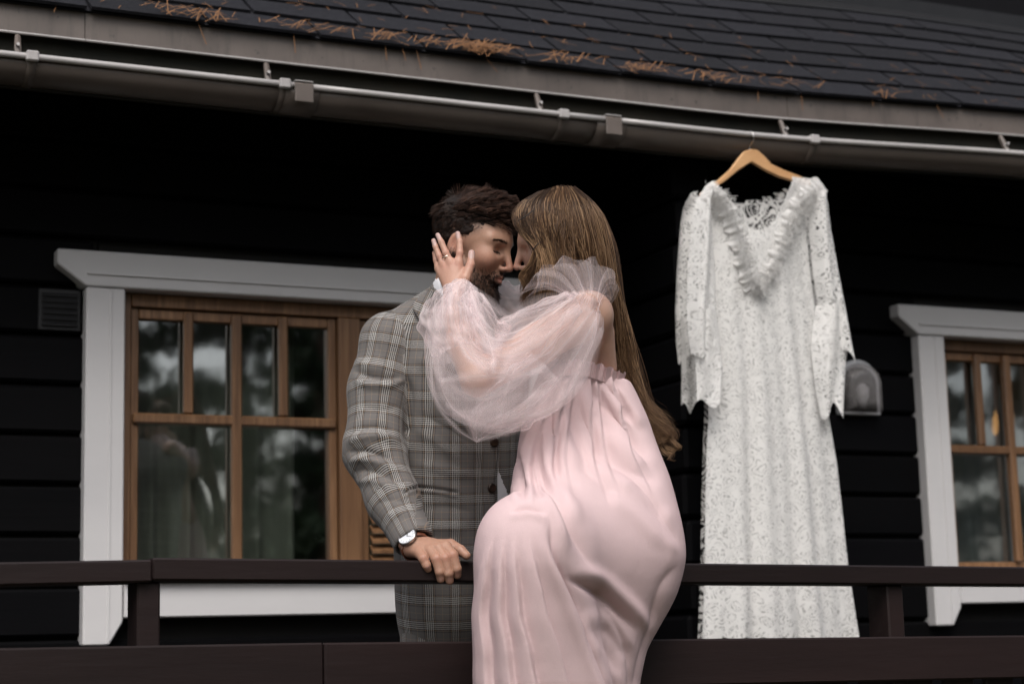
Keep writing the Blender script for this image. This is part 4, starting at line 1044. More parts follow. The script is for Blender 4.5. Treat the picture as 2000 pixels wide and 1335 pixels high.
# ---- watch
M_strap = surf("tan_watch_strap", (0.085, 0.026, 0.012), (0.15, 0.05, 0.024), 0.45, 40, bmp=0.2)
M_steel = surf("polished_steel", (0.55, 0.53, 0.52), (0.65, 0.63, 0.62), 0.22, 20, bmp=0, metal=1.0)
M_dial = surf("silver_dial", (0.62, 0.64, 0.68), (0.70, 0.72, 0.75), 0.3, 20, bmp=0)
wc = pc(811, 1066, -0.022); wax = pc(822, 1078, -0.06)-pc(790, 1038, 0.02); wax /= np.linalg.norm(wax)
wn = np.array([-0.30, 0.50, -0.82]); wn -= wax*(wn@wax); wn /= np.linalg.norm(wn); wt = np.cross(wax, wn)
watch = bpy.data.objects.new("watch", None); watch.location = tuple(fw([wc])[0]); link(watch, person_m); watch["label"] = "steel watch on a tan strap"
def ring_mesh(c, ax, e1, e2, r1, r2, half, th, n=40):
    V = []; Fq = []
    for k in range(n):
        a = 2*math.pi*k/n; dr = math.cos(a)*e1*r1+math.sin(a)*e2*r2; u_ = dr/np.linalg.norm(dr)
        for (h_, t_) in ((-half, 0), (half, 0), (half, th), (-half, th)): V.append(c+dr+u_*t_+ax*h_)
    for k in range(n):
        for j in range(4): Fq.append((k*4+j, k*4+(j+1) % 4, ((k+1) % n)*4+(j+1) % 4, ((k+1) % n)*4+j))
    return np.array(V), np.array(Fq)
v, f = ring_mesh(wc, wax, wt, wn, 0.0315, 0.0285, 0.009, 0.0025); big_mesh("strap", v, f, M_strap, watch, smooth=False)
def disc(c, n_, e1, e2, prof, k=36):
    V = []; Fq = []
    for (r, h_) in prof:
        for j in range(k): V.append(c+r*(math.cos(2*math.pi*j/k)*e1+math.sin(2*math.pi*j/k)*e2)+n_*h_)
    for i in range(len(prof)-1):
        for j in range(k): Fq.append((i*k+j, i*k+(j+1) % k, (i+1)*k+(j+1) % k, (i+1)*k+j))
    return np.array(V), np.array(Fq)
dc = wc+wn*0.0285
v, f = disc(dc, wn, wax, wt, [(0.014, -0.001), (0.0222, 0.001), (0.0225, 0.006), (0.0212, 0.0078), (0.0200, 0.0078), (0.0198, 0.0066)]); big_mesh("watch_case", v, f, M_steel, watch)
v, f = disc(dc, wn, wax, wt, [(0.0199, 0.0064), (0.0001, 0.0064)]); big_mesh("dial", v, f, M_dial, watch)
hv = []
for (an_, l_, w_) in ((0.6, 0.012, 0.0007), (2.4, 0.008, 0.0009)):
    d_ = math.cos(an_)*wax+math.sin(an_)*wt; p_ = np.cross(wn, d_); b0 = dc+wn*0.007; hv.append((np.array([b0-p_*w_, b0+p_*w_, b0+d_*l_+p_*w_*0.6, b0+d_*l_-p_*w_*0.6]), np.array([[0, 1, 2, 3]])))
for k in range(12):
    d_ = math.cos(k*math.pi/6)*wax+math.sin(k*math.pi/6)*wt; p_ = np.cross(wn, d_); b0 = dc+wn*0.0069; hv.append((np.array([b0+d_*0.0145-p_*0.0005, b0+d_*0.0145+p_*0.0005, b0+d_*0.017+p_*0.0005, b0+d_*0.017-p_*0.0005]), np.array([[0, 1, 2, 3]])))
v, f = cat_mesh(hv); big_mesh("watch_hands", v, f, M_lash, watch)
# ================================================================== the woman
WS = 0.87
person_w = empty("person", fw([pc(1230, 1500, 0.1)])[0]*np.array([1, 1, 0]), "woman with long honey brown hair in pale pink dress sitting on the railing", "person")
WH_B = basis((-0.955, -0.20, -0.06), (-0.16, 1.0, -0.03)); WH_O = pc(1086, 482, 0.205)
SK_W = np.array([0.45, 0.275, 0.205])
def w_head(P):
    d = head_sdf(to_local(P, WH_O, WH_B)/WS, False, False)*WS
    return smin(d, s_cap(P, pc(1112, 530, 0.205), pc(1130, 610, 0.19), 0.043, 0.047), 0.03)
V1, F1 = polygonise(w_head, WH_O-np.array([0.15, 0.19, 0.12]), WH_O+np.array([0.15, 0.14, 0.12]), 0.0022)
hz = 0.128
def w_hand(P):
    d = s_cap(P, pc(884, 625, hz-0.055), pc(884, 575, hz-0.022), 0.024, 0.0215)
    for (a, b, r0, r1) in (((884, 572, hz-0.018), (858, 524, hz+0.012), 0.016, 0.0105), ((884, 570, hz-0.018), (868, 516, hz+0.006), 0.017, 0.0108), ((887, 568, hz-0.018), (881, 513, hz), 0.017, 0.0110), ((890, 568, hz-0.018), (895, 514, hz-0.002), 0.017, 0.0110)):
        d = smin(d, s_cap(P, pc(*a), pc(*b), r0, r1), 0.007)
    F_ = [([(857, 526, hz+0.014), (852, 508, hz+0.022), (849, 494, hz+0.028)], [0.0077, 0.0068, 0.0057]),
          ([(866, 518, hz+0.006), (858, 500, hz+0.012), (851, 482, hz+0.020), (847, 470, hz+0.024)], [0.0083, 0.0075, 0.0064, 0.0053]),
          ([(880, 514, hz-0.001), (871, 494, hz+0.004), (862, 473, hz+0.014), (855, 459, hz+0.020)], [0.0086, 0.0077, 0.0066, 0.0053]),
          ([(895, 515, hz-0.003), (898, 494, hz+0.002), (898, 472, hz+0.012), (894, 456, hz+0.018)], [0.0087, 0.0079, 0.0068, 0.0055])]
    fg = None
    for pts, r in F_:
        e = finger(P, pts, r); fg = e if fg is None else np.minimum(fg, e)
    d = smin(d, fg, 0.006)
    return smin(d, finger(P, [(892, 572, hz-0.024), (908, 544, hz-0.020), (919, 517, hz-0.008), (921, 494, hz+0.002)], [0.0160, 0.0120, 0.0096, 0.0073]), 0.009)
V2, F2 = polygonise(w_hand, pc(835, 640, 0.03), pc(940, 445, 0.20), 0.0014)
ARM = [pc(1152, 612, 0.075), pc(1050, 672, 0.01), pc(932, 742, -0.055), pc(905, 670, 0.005), pc(884, 600, 0.085)]
def w_body(P):
    d = s_chain(P, ARM[:3], [0.050, 0.043, 0.036], 0.02); d = smin(d, s_chain(P, ARM[2:], [0.036, 0.035, 0.024], 0.02), 0.01)
    d2 = s_cap(P, pc(1128, 650, 0.175), pc(1150, 770, 0.195), 0.072, 0.056)
    d2 = smin(d2, s_cap(P, pc(1148, 622, 0.085), pc(1120, 632, 0.28), 0.046, 0.048), 0.05)
    d2 = smin(d2, s_cap(P, pc(1128, 600, 0.19), pc(1132, 650, 0.18), 0.046, 0.06), 0.03)
    d2 = smin(d2, s_cap(P, pc(1172, 655, 0.118), pc(1180, 716, 0.15), 0.030, 0.028), 0.03)       # shoulder blade
    d2 = smin(d2, s_chain(P, [pc(1160, 790, 0.18), pc(1186, 960, 0.13), pc(1200, 1060, 0.12)], [0.055, 0.07, 0.08], 0.03), 0.04)
    d = smin(d, d2, 0.03)
    d = smin(d, s_chain(P, [pc(1118, 635, 0.30), pc(1030, 655, 0.40), pc(960, 612, 0.43)], [0.045, 0.036, 0.03], 0.02), 0.02)   # far arm round his neck
    d = smin(d, s_chain(P, [pc(1195, 1070, 0.06), pc(1030, 1060, -0.22), pc(1030, 1420, -0.20)], [0.08, 0.045, 0.035], 0.02), 0.03)
    d = smin(d, s_chain(P, [pc(1200, 1090, 0.08), pc(1130, 1190, 0.0), pc(1130, 1430, 0.0)], [0.08, 0.045, 0.035], 0.02), 0.03)
    return d
V3, F3 = polygonise(w_body, pc(840, 1500, -0.36), pc(1300, 560, 0.50), 0.0062)
c1 = tone_head(V1, WH_O, WH_B, SK_W, False)
c2 = np.tile(SK_W*np.array([0.95, 0.86, 0.84]), (len(V2), 1)); x2, y2 = to_px(V2)
for (x, y) in ((898, 494), (871, 494), (858, 501), (919, 517), (895, 516), (881, 515), (867, 518)):
    w = 0.30*np.exp(-(((x2-x)**2+(y2-y)**2)/50.0)); c2 = c2+(np.array([0.42, 0.15, 0.12])-c2)*w[:, None]
for (x, y, rx, ry) in ((894, 458, 5, 7), (856, 461, 5, 7), (848, 472, 4.5, 7), (921, 495, 6.5, 9)):       # polished nails
    w = np.clip(1.3-np.hypot((x2-x)/rx, (y2-y)/ry), 0, 0.35)/0.35; c2 = c2+(np.array([0.46, 0.33, 0.31])-c2)*w[:, None]
v, f = cat_mesh([(V1, F1), (V2, F2), (V3, F3)])
body_w = big_mesh("body", v, f, M_skin, person_w, np.vstack([c1, c2, np.tile(SK_W, (len(V3), 1))]))
# ring
v, f = ring_mesh(pc(871, 501, hz+0.004), (pc(862, 473, 0)-pc(880, 514, 0))/np.linalg.norm(pc(862, 473, 0)-pc(880, 514, 0)), np.array([0.915, 0.40, 0]), np.array([0, 0, -1.0]), 0.0098, 0.0098, 0.0012, 0.0012)
M_ring = surf("gold_ring", (0.72, 0.60, 0.48), (0.8, 0.68, 0.55), 0.2, 20, bmp=0, metal=1.0); big_mesh("ring", v, f, M_ring, person_w)

# ---- hair
def w_cap(P):
    q = to_local(P, WH_O, WH_B)/WS
    d = s_ell(q, (-0.014, 0, 0.044), (0.104, 0.082, 0.092)); d = smin(d, s_ell(q, (-0.055, 0, -0.01), (0.058, 0.075, 0.07)), 0.03)
    return smax(d, -np.maximum(q[:, 2]-0.058, 0.030-q[:, 0]), 0.01)*WS
v, f = polygonise(w_cap, WH_O-0.17, WH_O+0.17, 0.0045); big_mesh("hair", v-normals(v, f)*0.004, f, M_cap_w, person_w)
HG = [[(1046, 383, .16), (1020, 400, .145), (1008, 424, .132), (1018, 450, .120), (1042, 468, .108), (1054, 494, .100), (1048, 522, .102), (1034, 548, .108), (1032, 575, .112), (1040, 605, .12)],
      [(1056, 380, .14), (1032, 402, .122), (1026, 432, .112), (1042, 462, .102), (1060, 492, .098), (1060, 522, .098), (1046, 552, .10), (1042, 580, .105), (1050, 610, .11)],
      [(1072, 375, .14), (1052, 402, .115), (1050, 445, .101), (1064, 490, .094), (1074, 535, .094), (1066, 575, .10), (1066, 620, .11)],
      [(1088, 371, .15), (1080, 402, .112), (1082, 450, .096), (1092, 505, .090), (1098, 555, .094), (1092, 610, .11)],
      [(1102, 370, .16), (1108, 402, .118), (1114, 455, .100), (1124, 515, .096), (1132, 570, .11), (1140, 630, .15)],
      [(1114, 371, .18), (1136, 402, .135), (1146, 455, .118), (1156, 520, .118), (1170, 585, .15), (1196, 660, .20), (1206, 740, .225), (1230, 800, .21), (1244, 838, .20)],
      [(1122, 373, .20), (1156, 408, .155), (1170, 465, .140), (1180, 535, .145), (1198, 615, .18), (1212, 710, .215), (1238, 785, .21), (1264, 826, .20), (1276, 850, .19)],
      [(1126, 375, .22), (1166, 414, .19), (1184, 475, .175), (1194, 550, .18), (1210, 640, .20), (1222, 730, .215), (1248, 795, .21), (1280, 828, .20), (1292, 846, .19)],
      [(1122, 376, .25), (1164, 420, .24), (1188, 490, .225), (1202, 580, .215), (1224, 680, .21), (1240, 768, .205), (1270, 812, .195), (1300, 838, .185)]]
TONES.clear()
lock = [[(1010, 790, .20), (1012, 825, .20), (1030, 850, .195), (1034, 862, .19)], [(1030, 790, .19), (1034, 830, .19), (1044, 852, .185), (1036, 868, .18)]]
front = [HG[0][:6], HG[1][:6]]
wisp = [[(1044, 490, .098), (1036, 515, .098), (1020, 538, .104), (1030, 560, .106), (1022, 590, .11)], [(1050, 495, .096), (1046, 520, .095), (1030, 545, .098), (1038, 572, .10), (1030, 600, .108)]]
curl = [[(1222, 740, .20), (1250, 800, .195), (1284, 826, .19), (1306, 850, .18), (1298, 868, .175), (1278, 866, .175)], [(1232, 760, .20), (1262, 812, .19), (1296, 834, .185), (1316, 848, .18), (1310, 862, .175), (1292, 858, .17)], [(1228, 770, .20), (1248, 815, .19), (1262, 850, .185), (1276, 874, .18), (1290, 876, .175), (1298, 870, .17)]]
C1 = np.vstack([guide_strands(HG[:4], 3000, 22, 0.0070, 0.0062, 11, 0.75, (1.2, 2.6)), guide_strands(HG[3:], 5200, 22, 0.0095, 0.0072, 12, 0.75, (1.4, 2.8), 1.9, 0.17),
                guide_strands([[(x, y, z+0.10) for (x, y, z) in g] for g in HG[5:]], 1200, 22, 0.010, 0.005, 13, 0.6, (2, 4), 1.5, 0.12),
                guide_strands(HG[3:], 200, 22, 0.012, 0.008, 17, 0.1, (1.5, 4), 1.2, 0.1),                       # flyaways
                guide_strands(lock, 260, 22, 0.006, 0.003, 19), guide_strands(front, 500, 22, 0.005, 0.002, 23), guide_strands(wisp, 160, 22, 0.005, 0.003, 29), guide_strands(curl, 300, 22, 0.010, 0.003, 33, 0.8, (1.5, 3), 2.5, 0.25)])
tn = np.concatenate(TONES); rad_ = RNG.uniform(0.00045, 0.00095, len(C1)); rad_[9400:9600] = 0.0003
v, f = strands(C1, rad_, 3, 0.12); big_mesh("hair_strands", v, f, M_hair_w, person_w, np.stack([np.repeat(tn, 66)]*3, 1))
M_pin = surf("black_hairpin_metal", (0.006, 0.006, 0.007), (0.01, 0.01, 0.011), 0.35, 20, bmp=0)
for pts in ([(1012, 431, .100), (1026, 423, .095), (1041, 411, .098)], [(1041, 488, .088), (1048, 479, .086), (1057, 470, .088)]):
    v, f = strands(np.array([spline([pc(*p) for p in pts], 8)]), 0.0012, 6, 0.9); big_mesh("hairpin", v, f, M_pin, person_w)

# ---- dress
def dress(P):
    d = s_soft(P, [pc(1146, 742, .165), pc(1160, 810, .155), pc(1174, 880, .14), pc(1189, 990, .11), pc(1197, 1078, .09)], [0.080, 0.098, 0.116, 0.134, 0.143], 0.03, 9, 0.76)
    d = smin(d, s_soft(P, [pc(1092, 745, .10), pc(1076, 850, .05), pc(1070, 960, -.02)], [0.046, 0.060, 0.068], 0.03, 6), 0.07)
    d = smin(d, s_cap(P, pc(1180, 990, .05), pc(1066, 1035, -.14), 0.115, 0.085), 0.10)                # cloth spanning waist and lap
    d = smin(d, s_cap(P, pc(1204, 1085, .01), pc(1026, 1056, -.245), 0.115, 0.072), 0.08)
    k = s_soft(P, [pc(1022, 1056, -.252), pc(1023, 1110, -.258), pc(1025, 1200, -.252), pc(1028, 1320, -.245), pc(1032, 1480, -.24)], [0.073, 0.086, 0.096, 0.100, 0.108], 0.03, 10)
    k = smin(k, s_soft(P, [pc(1050, 1070, -.20), pc(1072, 1180, -.20), pc(1106, 1320, -.20), pc(1130, 1480, -.20)], [0.072, 0.080, 0.088, 0.09], 0.03, 9), 0.06)
    h = s_soft(P, [pc(1184, 1085, .01), pc(1181, 1140, .005), pc(1172, 1200, .0), pc(1150, 1300, .0), pc(1136, 1480, .0)], [0.140, 0.126, 0.113, 0.106, 0.110], 0.03, 9, 0.8)
    h = smin(h, s_soft(P, [pc(1120, 1130, -.06), pc(1120, 1300, -.06), pc(1120, 1480, -.06)], [0.11, 0.115, 0.12], 0.03, 5), 0.06)
    d = smin(d, smin(k, h, 0.03), 0.085)
    n = pc(1216, 740, .17)-pc(1128, 712, .10); top = pc(1128, 712, .10)
    cut = P[:, 1]-(top[1]-0.30*(P[:, 0]-top[0]))
    return smax(smax(d, cut, 0.006), -(P[:, 1]-pc(1000, 1440, 0)[1]), 0.01)
Vd, Fd = polygonise(dress, pc(890, 1445, -0.40), pc(1360, 690, 0.36), 0.0039)
nd_ = normals(Vd, Fd)
FO = [([(1040, 850), (1056, 931), (1092, 974), (1120, 1027), (1149, 1091), (1165, 1120)], -13, 9), ([(1026, 860), (1046, 935), (1078, 985), (1100, 1040), (1112, 1095)], 9, 11), ([(1062, 880), (1080, 935), (1112, 975), (1142, 1030)], 7, 13),
      ([(1065, 981), (1076, 1013), (1083, 1073), (1106, 1127), (1131, 1180), (1160, 1251), (1195, 1333), (1250, 1470)], -13, 7), ([(1050, 1000), (1066, 1060), (1088, 1125), (1112, 1190), (1140, 1260), (1170, 1335), (1220, 1460)], 8, 13),
      ([(1100, 1122), (1156, 1152), (1202, 1187), (1248, 1237)], -9, 6), ([(1116, 1106), (1170, 1127), (1220, 1170), (1256, 1212), (1262, 1250)], 12, 14), ([(1150, 1185), (1195, 1215), (1235, 1262), (1255, 1262)], 5, 15), ([(1170, 1215), (1205, 1255), (1225, 1290)], -3, 10),
      ([(1150, 1195), (1168, 1235), (1200, 1290), (1215, 1330)], -5, 10), ([(1135, 1195), (1150, 1220), (1180, 1290)], 5, 12),
      ([(1149, 860), (1202, 899), (1298, 945)], -8, 15), ([(1160, 835), (1220, 876), (1290, 915)], 7, 16), ([(1120, 888), (1184, 950), (1220, 966)], -5, 15), ([(1140, 875), (1200, 930), (1260, 955)], 5, 16),
      ([(1076, 755), (1080, 820), (1084, 900), (1096, 960)], -9, 9), ([(1060, 770), (1064, 850), (1076, 930)], 6, 11), ([(1100, 745), (1118, 810), (1140, 880), (1160, 940)], -7, 11), ([(1090, 750), (1102, 830), (1118, 900)], 6, 12), ([(1120, 740), (1145, 800), (1180, 870)], 6, 12), ([(1139, 735), (1180, 790), (1240, 855), (1285, 920)], -6.5, 10), ([(1155, 735), (1200, 785), (1255, 850)], 5, 11), ([(1175, 740), (1205, 780), (1245, 828)], -6, 8), ([(1195, 742), (1222, 780), (1262, 840)], 5, 8),
      ([(1010, 870), (1017, 920), (1024, 985)], -8, 6), ([(1033, 890), (1040, 930), (1064, 980)], -9, 6), ([(1020, 860), (1030, 920), (1042, 985)], 6, 8), ([(1003, 890), (1002, 940), (1005, 985)], 5, 7),
      ([(994, 1003), (1032, 991), (1072, 1004)], -6, 5), ([(990, 1012), (1030, 1001), (1070, 1016)], 4, 8),
      ([(1300, 980), (1310, 1050), (1325, 1090)], 4, 12), ([(1330, 1095), (1290, 1150), (1270, 1230)], -4, 12)]
FO += [([(1190, 885), (1262, 955), (1316, 1040), (1336, 1090)], -5, 8), ([(1170, 960), (1245, 1010), (1310, 1080)], 5, 15), 
       ([(1106, 738), (1100, 800), (1104, 870), (1112, 930)], -4, 5), ([(1124, 738), (1136, 800), (1158, 860), (1190, 930)], -4, 5), ([(1160, 740), (1190, 790), (1232, 850), (1290, 935)], -4, 5), ([(1190, 744), (1215, 790), (1256, 850)], -4, 4), ([(1070, 800), (1068, 870), (1082, 950)], -4, 5), ([(1050, 850), (1062, 915), (1090, 970)], -4, 5),
       ([(1170, 1180), (1205, 1225), (1230, 1290), (1235, 1400)], -5, 6), ([(1130, 1200), (1160, 1290), (1190, 1370), (1210, 1480)], -5, 6), ([(1290, 1150), (1275, 1210), (1250, 1290), (1235, 1400)], -4, 7), ([(1240, 960), (1290, 1010), (1325, 1080)], -3, 9)]
Vd = folds(Vd, nd_, [(p, a*(2.4 if a < 0 else 1.3), w*(1.0 if a < 0 else 1.0)) for (p, a, w) in FO]); Vd = relax(Vd, Fd, 2, 0.4)
nd_ = normals(Vd, Fd)
Vd = pleats(Vd, nd_, [(950, 1040), (930, 1110), (924, 1200), (925, 1480)], [(1075, 1040), (1105, 1127), (1132, 1180), (1195, 1335), (1250, 1480)], (0.13, 0.30, 0.47, 0.70), 17, 1030, 1700, (0.20, 0.1), 0.02, 1)
Vd = pleats(Vd, nd_, [(1085, 720), (1040, 800), (1000, 930), (996, 1000)], [(1220, 735), (1262, 830), (1300, 900), (1345, 1000)], (0.13, 0.27, 0.36, 0.55, 0.64, 0.83), 16, 722, 1010, (0.10, 0.65), 0.02, 2)
Vd = relax(Vd, Fd, 1, 0.35)
big_mesh("dress", Vd, Fd, M_pink, person_w)
# gathered frill along the neckline
rp = spline([pc(1100, 716, .045), pc(1128, 714, .055), pc(1150, 718, .075), pc(1180, 728, .095), pc(1208, 738, .13), pc(1216, 741, .165), pc(1206, 742, .21)], 150)
V = []
for i, p in enumerate(rp):
    t = i/149; w = 0.0030*math.sin(i*0.62+1.3*math.sin(i*0.09))+0.0035*math.sin(i*0.29+1)+0.002*math.sin(i*1.31)
    for j, h in enumerate((-0.020, -0.004, 0.006, 0.014)):
        V.append(p+np.array([0.3*w*(0.5+j*0.4)+0.002*j, h+0.003*math.sin(i*0.41)*j/3, -0.004-0.0035*j*0.8+w*(0.35+0.4*j)]))
f = np.array([(i*4+j, i*4+j+1, (i+1)*4+j+1, (i+1)*4+j) for i in range(149) for j in range(3)])
big_mesh("frill", np.array(V), f, M_pink, person_w)

# ---- tulle sleeves
def tulle_mat():
    m, nt, bs = _new("pale_pink_tulle")
    a = N(nt, "ShaderNodeVertexColor"); a.layer_name = "tone"; sp = N(nt, "ShaderNodeSeparateColor"); L(nt, a.outputs[0], sp.inputs[0])
    o = nt.nodes["Material Output"]
    bs.inputs["Base Color"].default_value = (0.92, 0.81, 0.82, 1); bs.inputs["Roughness"].default_value = 0.6; bs.inputs["Sheen Weight"].default_value = 0.4
    t = N(nt, "ShaderNodeBsdfTranslucent"); t.inputs[0].default_value = (0.92, 0.80, 0.81, 1)
    mx = N(nt, "ShaderNodeMixShader"); mx.inputs[0].default_value = 0.4; L(nt, bs.outputs[0], mx.inputs[1]); L(nt, t.outputs[0], mx.inputs[2])
    tr = N(nt, "ShaderNodeBsdfTransparent"); m2 = N(nt, "ShaderNodeMixShader")
    L(nt, sp.outputs[0], m2.inputs[0]); L(nt, tr.outputs[0], m2.inputs[1]); L(nt, mx.outputs[0], m2.inputs[2]); L(nt, m2.outputs[0], o.inputs[0]); return m
M_tulle = tulle_mat()
def tulle_tube(path, rad, seed, ns=110, na=150, k=6, amp=0.12, base=0.13, ridge=0.20, ends=(1, 1), squash=1.0):
    """a gathered balloon of netting along a path: pleats run from one gather to the other"""
    r = np.random.default_rng(seed)
    C_ = spline([pc(*p) for p in path], ns); R = np.interp(np.linspace(0, len(rad)-1, ns), np.arange(len(rad)), rad)
    ker = np.ones(9)/9; R = np.convolve(np.pad(R, 4, 'edge'), ker, 'valid')
    T = np.gradient(C_, axis=0); T /= np.linalg.norm(T, axis=1)[:, None]
    u = np.cross(T[0], [0, 0, 1.0]); U_ = []; W_ = []
    for i in range(ns):
        u = u-T[i]*(u@T[i]); u /= np.linalg.norm(u); U_.append(u); W_.append(np.cross(T[i], u))
    th = np.linspace(0, 2*math.pi, na, endpoint=False)[None]; s = np.linspace(0, 1, ns)[:, None]
    g = np.ones((ns, na))
    disp = np.zeros((ns, na)); den = np.full((ns, na), base)
    for q in range(k):
        n_ = r.integers(2, 7); ph = r.uniform(0, 6.28); tw = r.normal()*2.2; wob = r.normal()*0.5; f2 = r.uniform(0.5, 2.0); p2 = r.uniform(0, 6.28)
        arg = n_*th/1.0+ph+tw*s+wob*np.sin(f2*s*6.28+p2)
        c = np.abs(np.sin(arg*0.5)); win = np.clip(np.sin(f2*s*3.0+p2)+0.5, 0, 1)
        disp += amp/k*2.0*(1-c)**1.5*(0.3+0.7*win)-amp/k*0.6
        den += ridge*np.exp(-(c/0.11)**2)*win*r.uniform(0.3, 1)
    fine = np.sin(th*46+6*np.sin(s*5))*0.5+np.sin(th*71+3*s)*0.5
    e0, e1 = np.exp(-s/0.08)*ends[0], np.exp(-(1-s)/0.07)*ends[1]
    den += (e0+e1)*(0.25+0.22*fine); disp += (e0+e1)*0.10*fine
    disp += 0.05*np.sin(3*th+4*s*6.28+seed)+0.03*np.sin(5*th-7*s*6.28)
    rr_ = R[:, None]*(1+disp)
    V = C_[:, None]+rr_[..., None]*(np.cos(th)[..., None]*np.array(U_)[:, None]+squash*np.sin(th)[..., None]*np.array(W_)[:, None])
    i = np.arange(ns-1)[:, None]; j = np.arange(na)[None]; j2 = (j+1) % na
    Fq = np.stack([i*na+j, i*na+j2, (i+1)*na+j2, (i+1)*na+j], -1).reshape(-1, 4)
    return V.reshape(-1, 3), Fq, np.clip(den, 0.05, 0.85).reshape(-1), C_, R
SP = [(1146, 586, .055), (1128, 626, .035), (1092, 678, .0), (1040, 728, -.045), (968, 756, -.075), (916, 732, -.075), (898, 668, -.035), (896, 612, .02), (903, 566, .06)]
SRD = [0.036, 0.060, 0.086, 0.104, 0.108, 0.092, 0.074, 0.052, 0.033]
TV, TF, TD = [], [], []; kk = 0
def add_t(v, f, d):
    global kk
    TV.append(v); TF.append(np.asarray(f)+kk); TD.append(d); kk += len(v)
for sd_, sc_, am in ((3, 1.0, 0.26), (8, 0.80, 0.30)):
    v, f, d, _, _ = tulle_tube(SP, [r*sc_ for r in SRD], sd_, amp=am); add_t(v, f, d)
# a loose corner of netting that hangs below the elbow
v, f, d, _, _ = tulle_tube([(1060, 735, -.05), (990, 790, -.08), (945, 825, -.09), (930, 862, -.09)], [0.07, 0.062, 0.036, 0.004], 21, 60, 90, 7, 0.2, 0.14, 0.3, (0, 0)); add_t(v, f, d)
# second puff below the wrist
v, f, d, _, _ = tulle_tube([(905, 566, .06), (880, 600, .0), (878, 640, -.04), (896, 690, -.06)], [0.03, 0.050, 0.062, 0.05], 31, 70, 110, 9, 0.25, 0.22, 0.3, (1, 0)); add_t(v, f, d)
# netting bunched in the crook of the elbow
v, f, d, _, _ = tulle_tube([(1118, 592, .03), (1050, 640, -.01), (985, 680, -.05), (945, 655, -.03), (920, 585, .04)], [0.03, 0.056, 0.062, 0.055, 0.028], 61, 80, 110, 9, 0.25, 0.20, 0.3, (1, 1)); add_t(v, f, d)
# far sleeve seen between his chin and the frill
v, f, d, _, _ = tulle_tube([(1120, 610, .33), (1050, 622, .34), (1000, 605, .335), (955, 580, .35)], [0.04, 0.062, 0.066, 0.05], 41, 60, 90, 8, 0.25, 0.45, 0.3, (1, 0)); add_t(v, f, d)
# folded edges where the netting doubles: narrow bands drawn across the sleeve
r_ = np.random.default_rng(77)
def band(pts, w0, w1, den):
    c = spline([pc(*p) for p in pts], 30); t = np.gradient(c, axis=0); t /= np.linalg.norm(t, axis=1)[:, None]; n_ = np.cross(t, [0, 0, -1.0]); n_ /= np.linalg.norm(n_, axis=1)[:, None]
    w = np.interp(np.linspace(0, 1, 30), [0, 0.3, 0.7, 1], [w0*0.4, w0, w1, w1*0.4])[:, None]
    V = np.concatenate([c-n_*w*0.5+np.array([0, 0, 0.004]), c, c+n_*w*0.5+np.array([0, 0, 0.006])]); i = np.arange(29)
    Fq = np.concatenate([np.stack([i, i+1, i+31, i+30], 1), np.stack([i+30, i+31, i+61, i+60], 1)])
    dd = np.concatenate([np.full(30, 0.02), np.full(30, den), np.full(30, 0.02)]); add_t(V, Fq, dd)
for pts, w, dn in (([(1160, 605, -.02), (1085, 690, -.07), (1010, 745, -.13), (940, 780, -.16), (862, 745, -.15)], 0.03, 0.42), ([(1165, 620, -.03), (1110, 715, -.09), (1040, 790, -.13), (960, 835, -.15)], 0.024, 0.40),
                   ([(1175, 640, -.02), (1130, 740, -.06), (1060, 810, -.10), (985, 850, -.12)], 0.026, 0.36), ([(1150, 600, -.03), (1060, 640, -.09), (1000, 700, -.13), (975, 745, -.15)], 0.022, 0.36),
                   ([(1120, 575, -.0), (1040, 600, -.06), (985, 650, -.11), (960, 720, -.14)], 0.026, 0.38), ([(862, 745, -.16), (930, 735, -.17), (1000, 735, -.15), (1060, 725, -.11)], 0.020, 0.45),
                   ([(905, 560, .03), (870, 600, -.03), (850, 660, -.08), (862, 745, -.13)], 0.024, 0.36), ([(915, 560, .02), (935, 620, -.06), (960, 680, -.12), (965, 730, -.15)], 0.022, 0.40),
                   ([(920, 560, .02), (975, 610, -.05), (1000, 620, -.07)], 0.018, 0.40), ([(880, 650, -.09), (920, 690, -.14), (945, 720, -.16), (955, 735, -.16)], 0.02, 0.45),
                   ([(870, 790, -.15), (930, 820, -.17), (1010, 800, -.15), (1090, 740, -.1)], 0.024, 0.34), ([(905, 800, -.16), (930, 862, -.12)], 0.012, 0.5), ([(930, 862, -.12), (1000, 838, -.12), (1060, 795, -.09)], 0.010, 0.55), ([(840, 700, -.10), (850, 780, -.12), (890, 835, -.12), (930, 862, -.11)], 0.008, 0.5),
                   ([(885, 810, -.15), (960, 800, -.17), (1020, 770, -.15)], 0.018, 0.36), ([(1168, 610, -.03), (1150, 680, -.05), (1110, 770, -.07), (1055, 820, -.08)], 0.016, 0.4)):
    if len(pts) == 2: pts = [pts[0], tuple((np.array(pts[0])+np.array(pts[1]))/2), pts[1]]
    band(pts, w*1.9, w*1.9*r_.uniform(0.6, 1.2), dn*0.75)
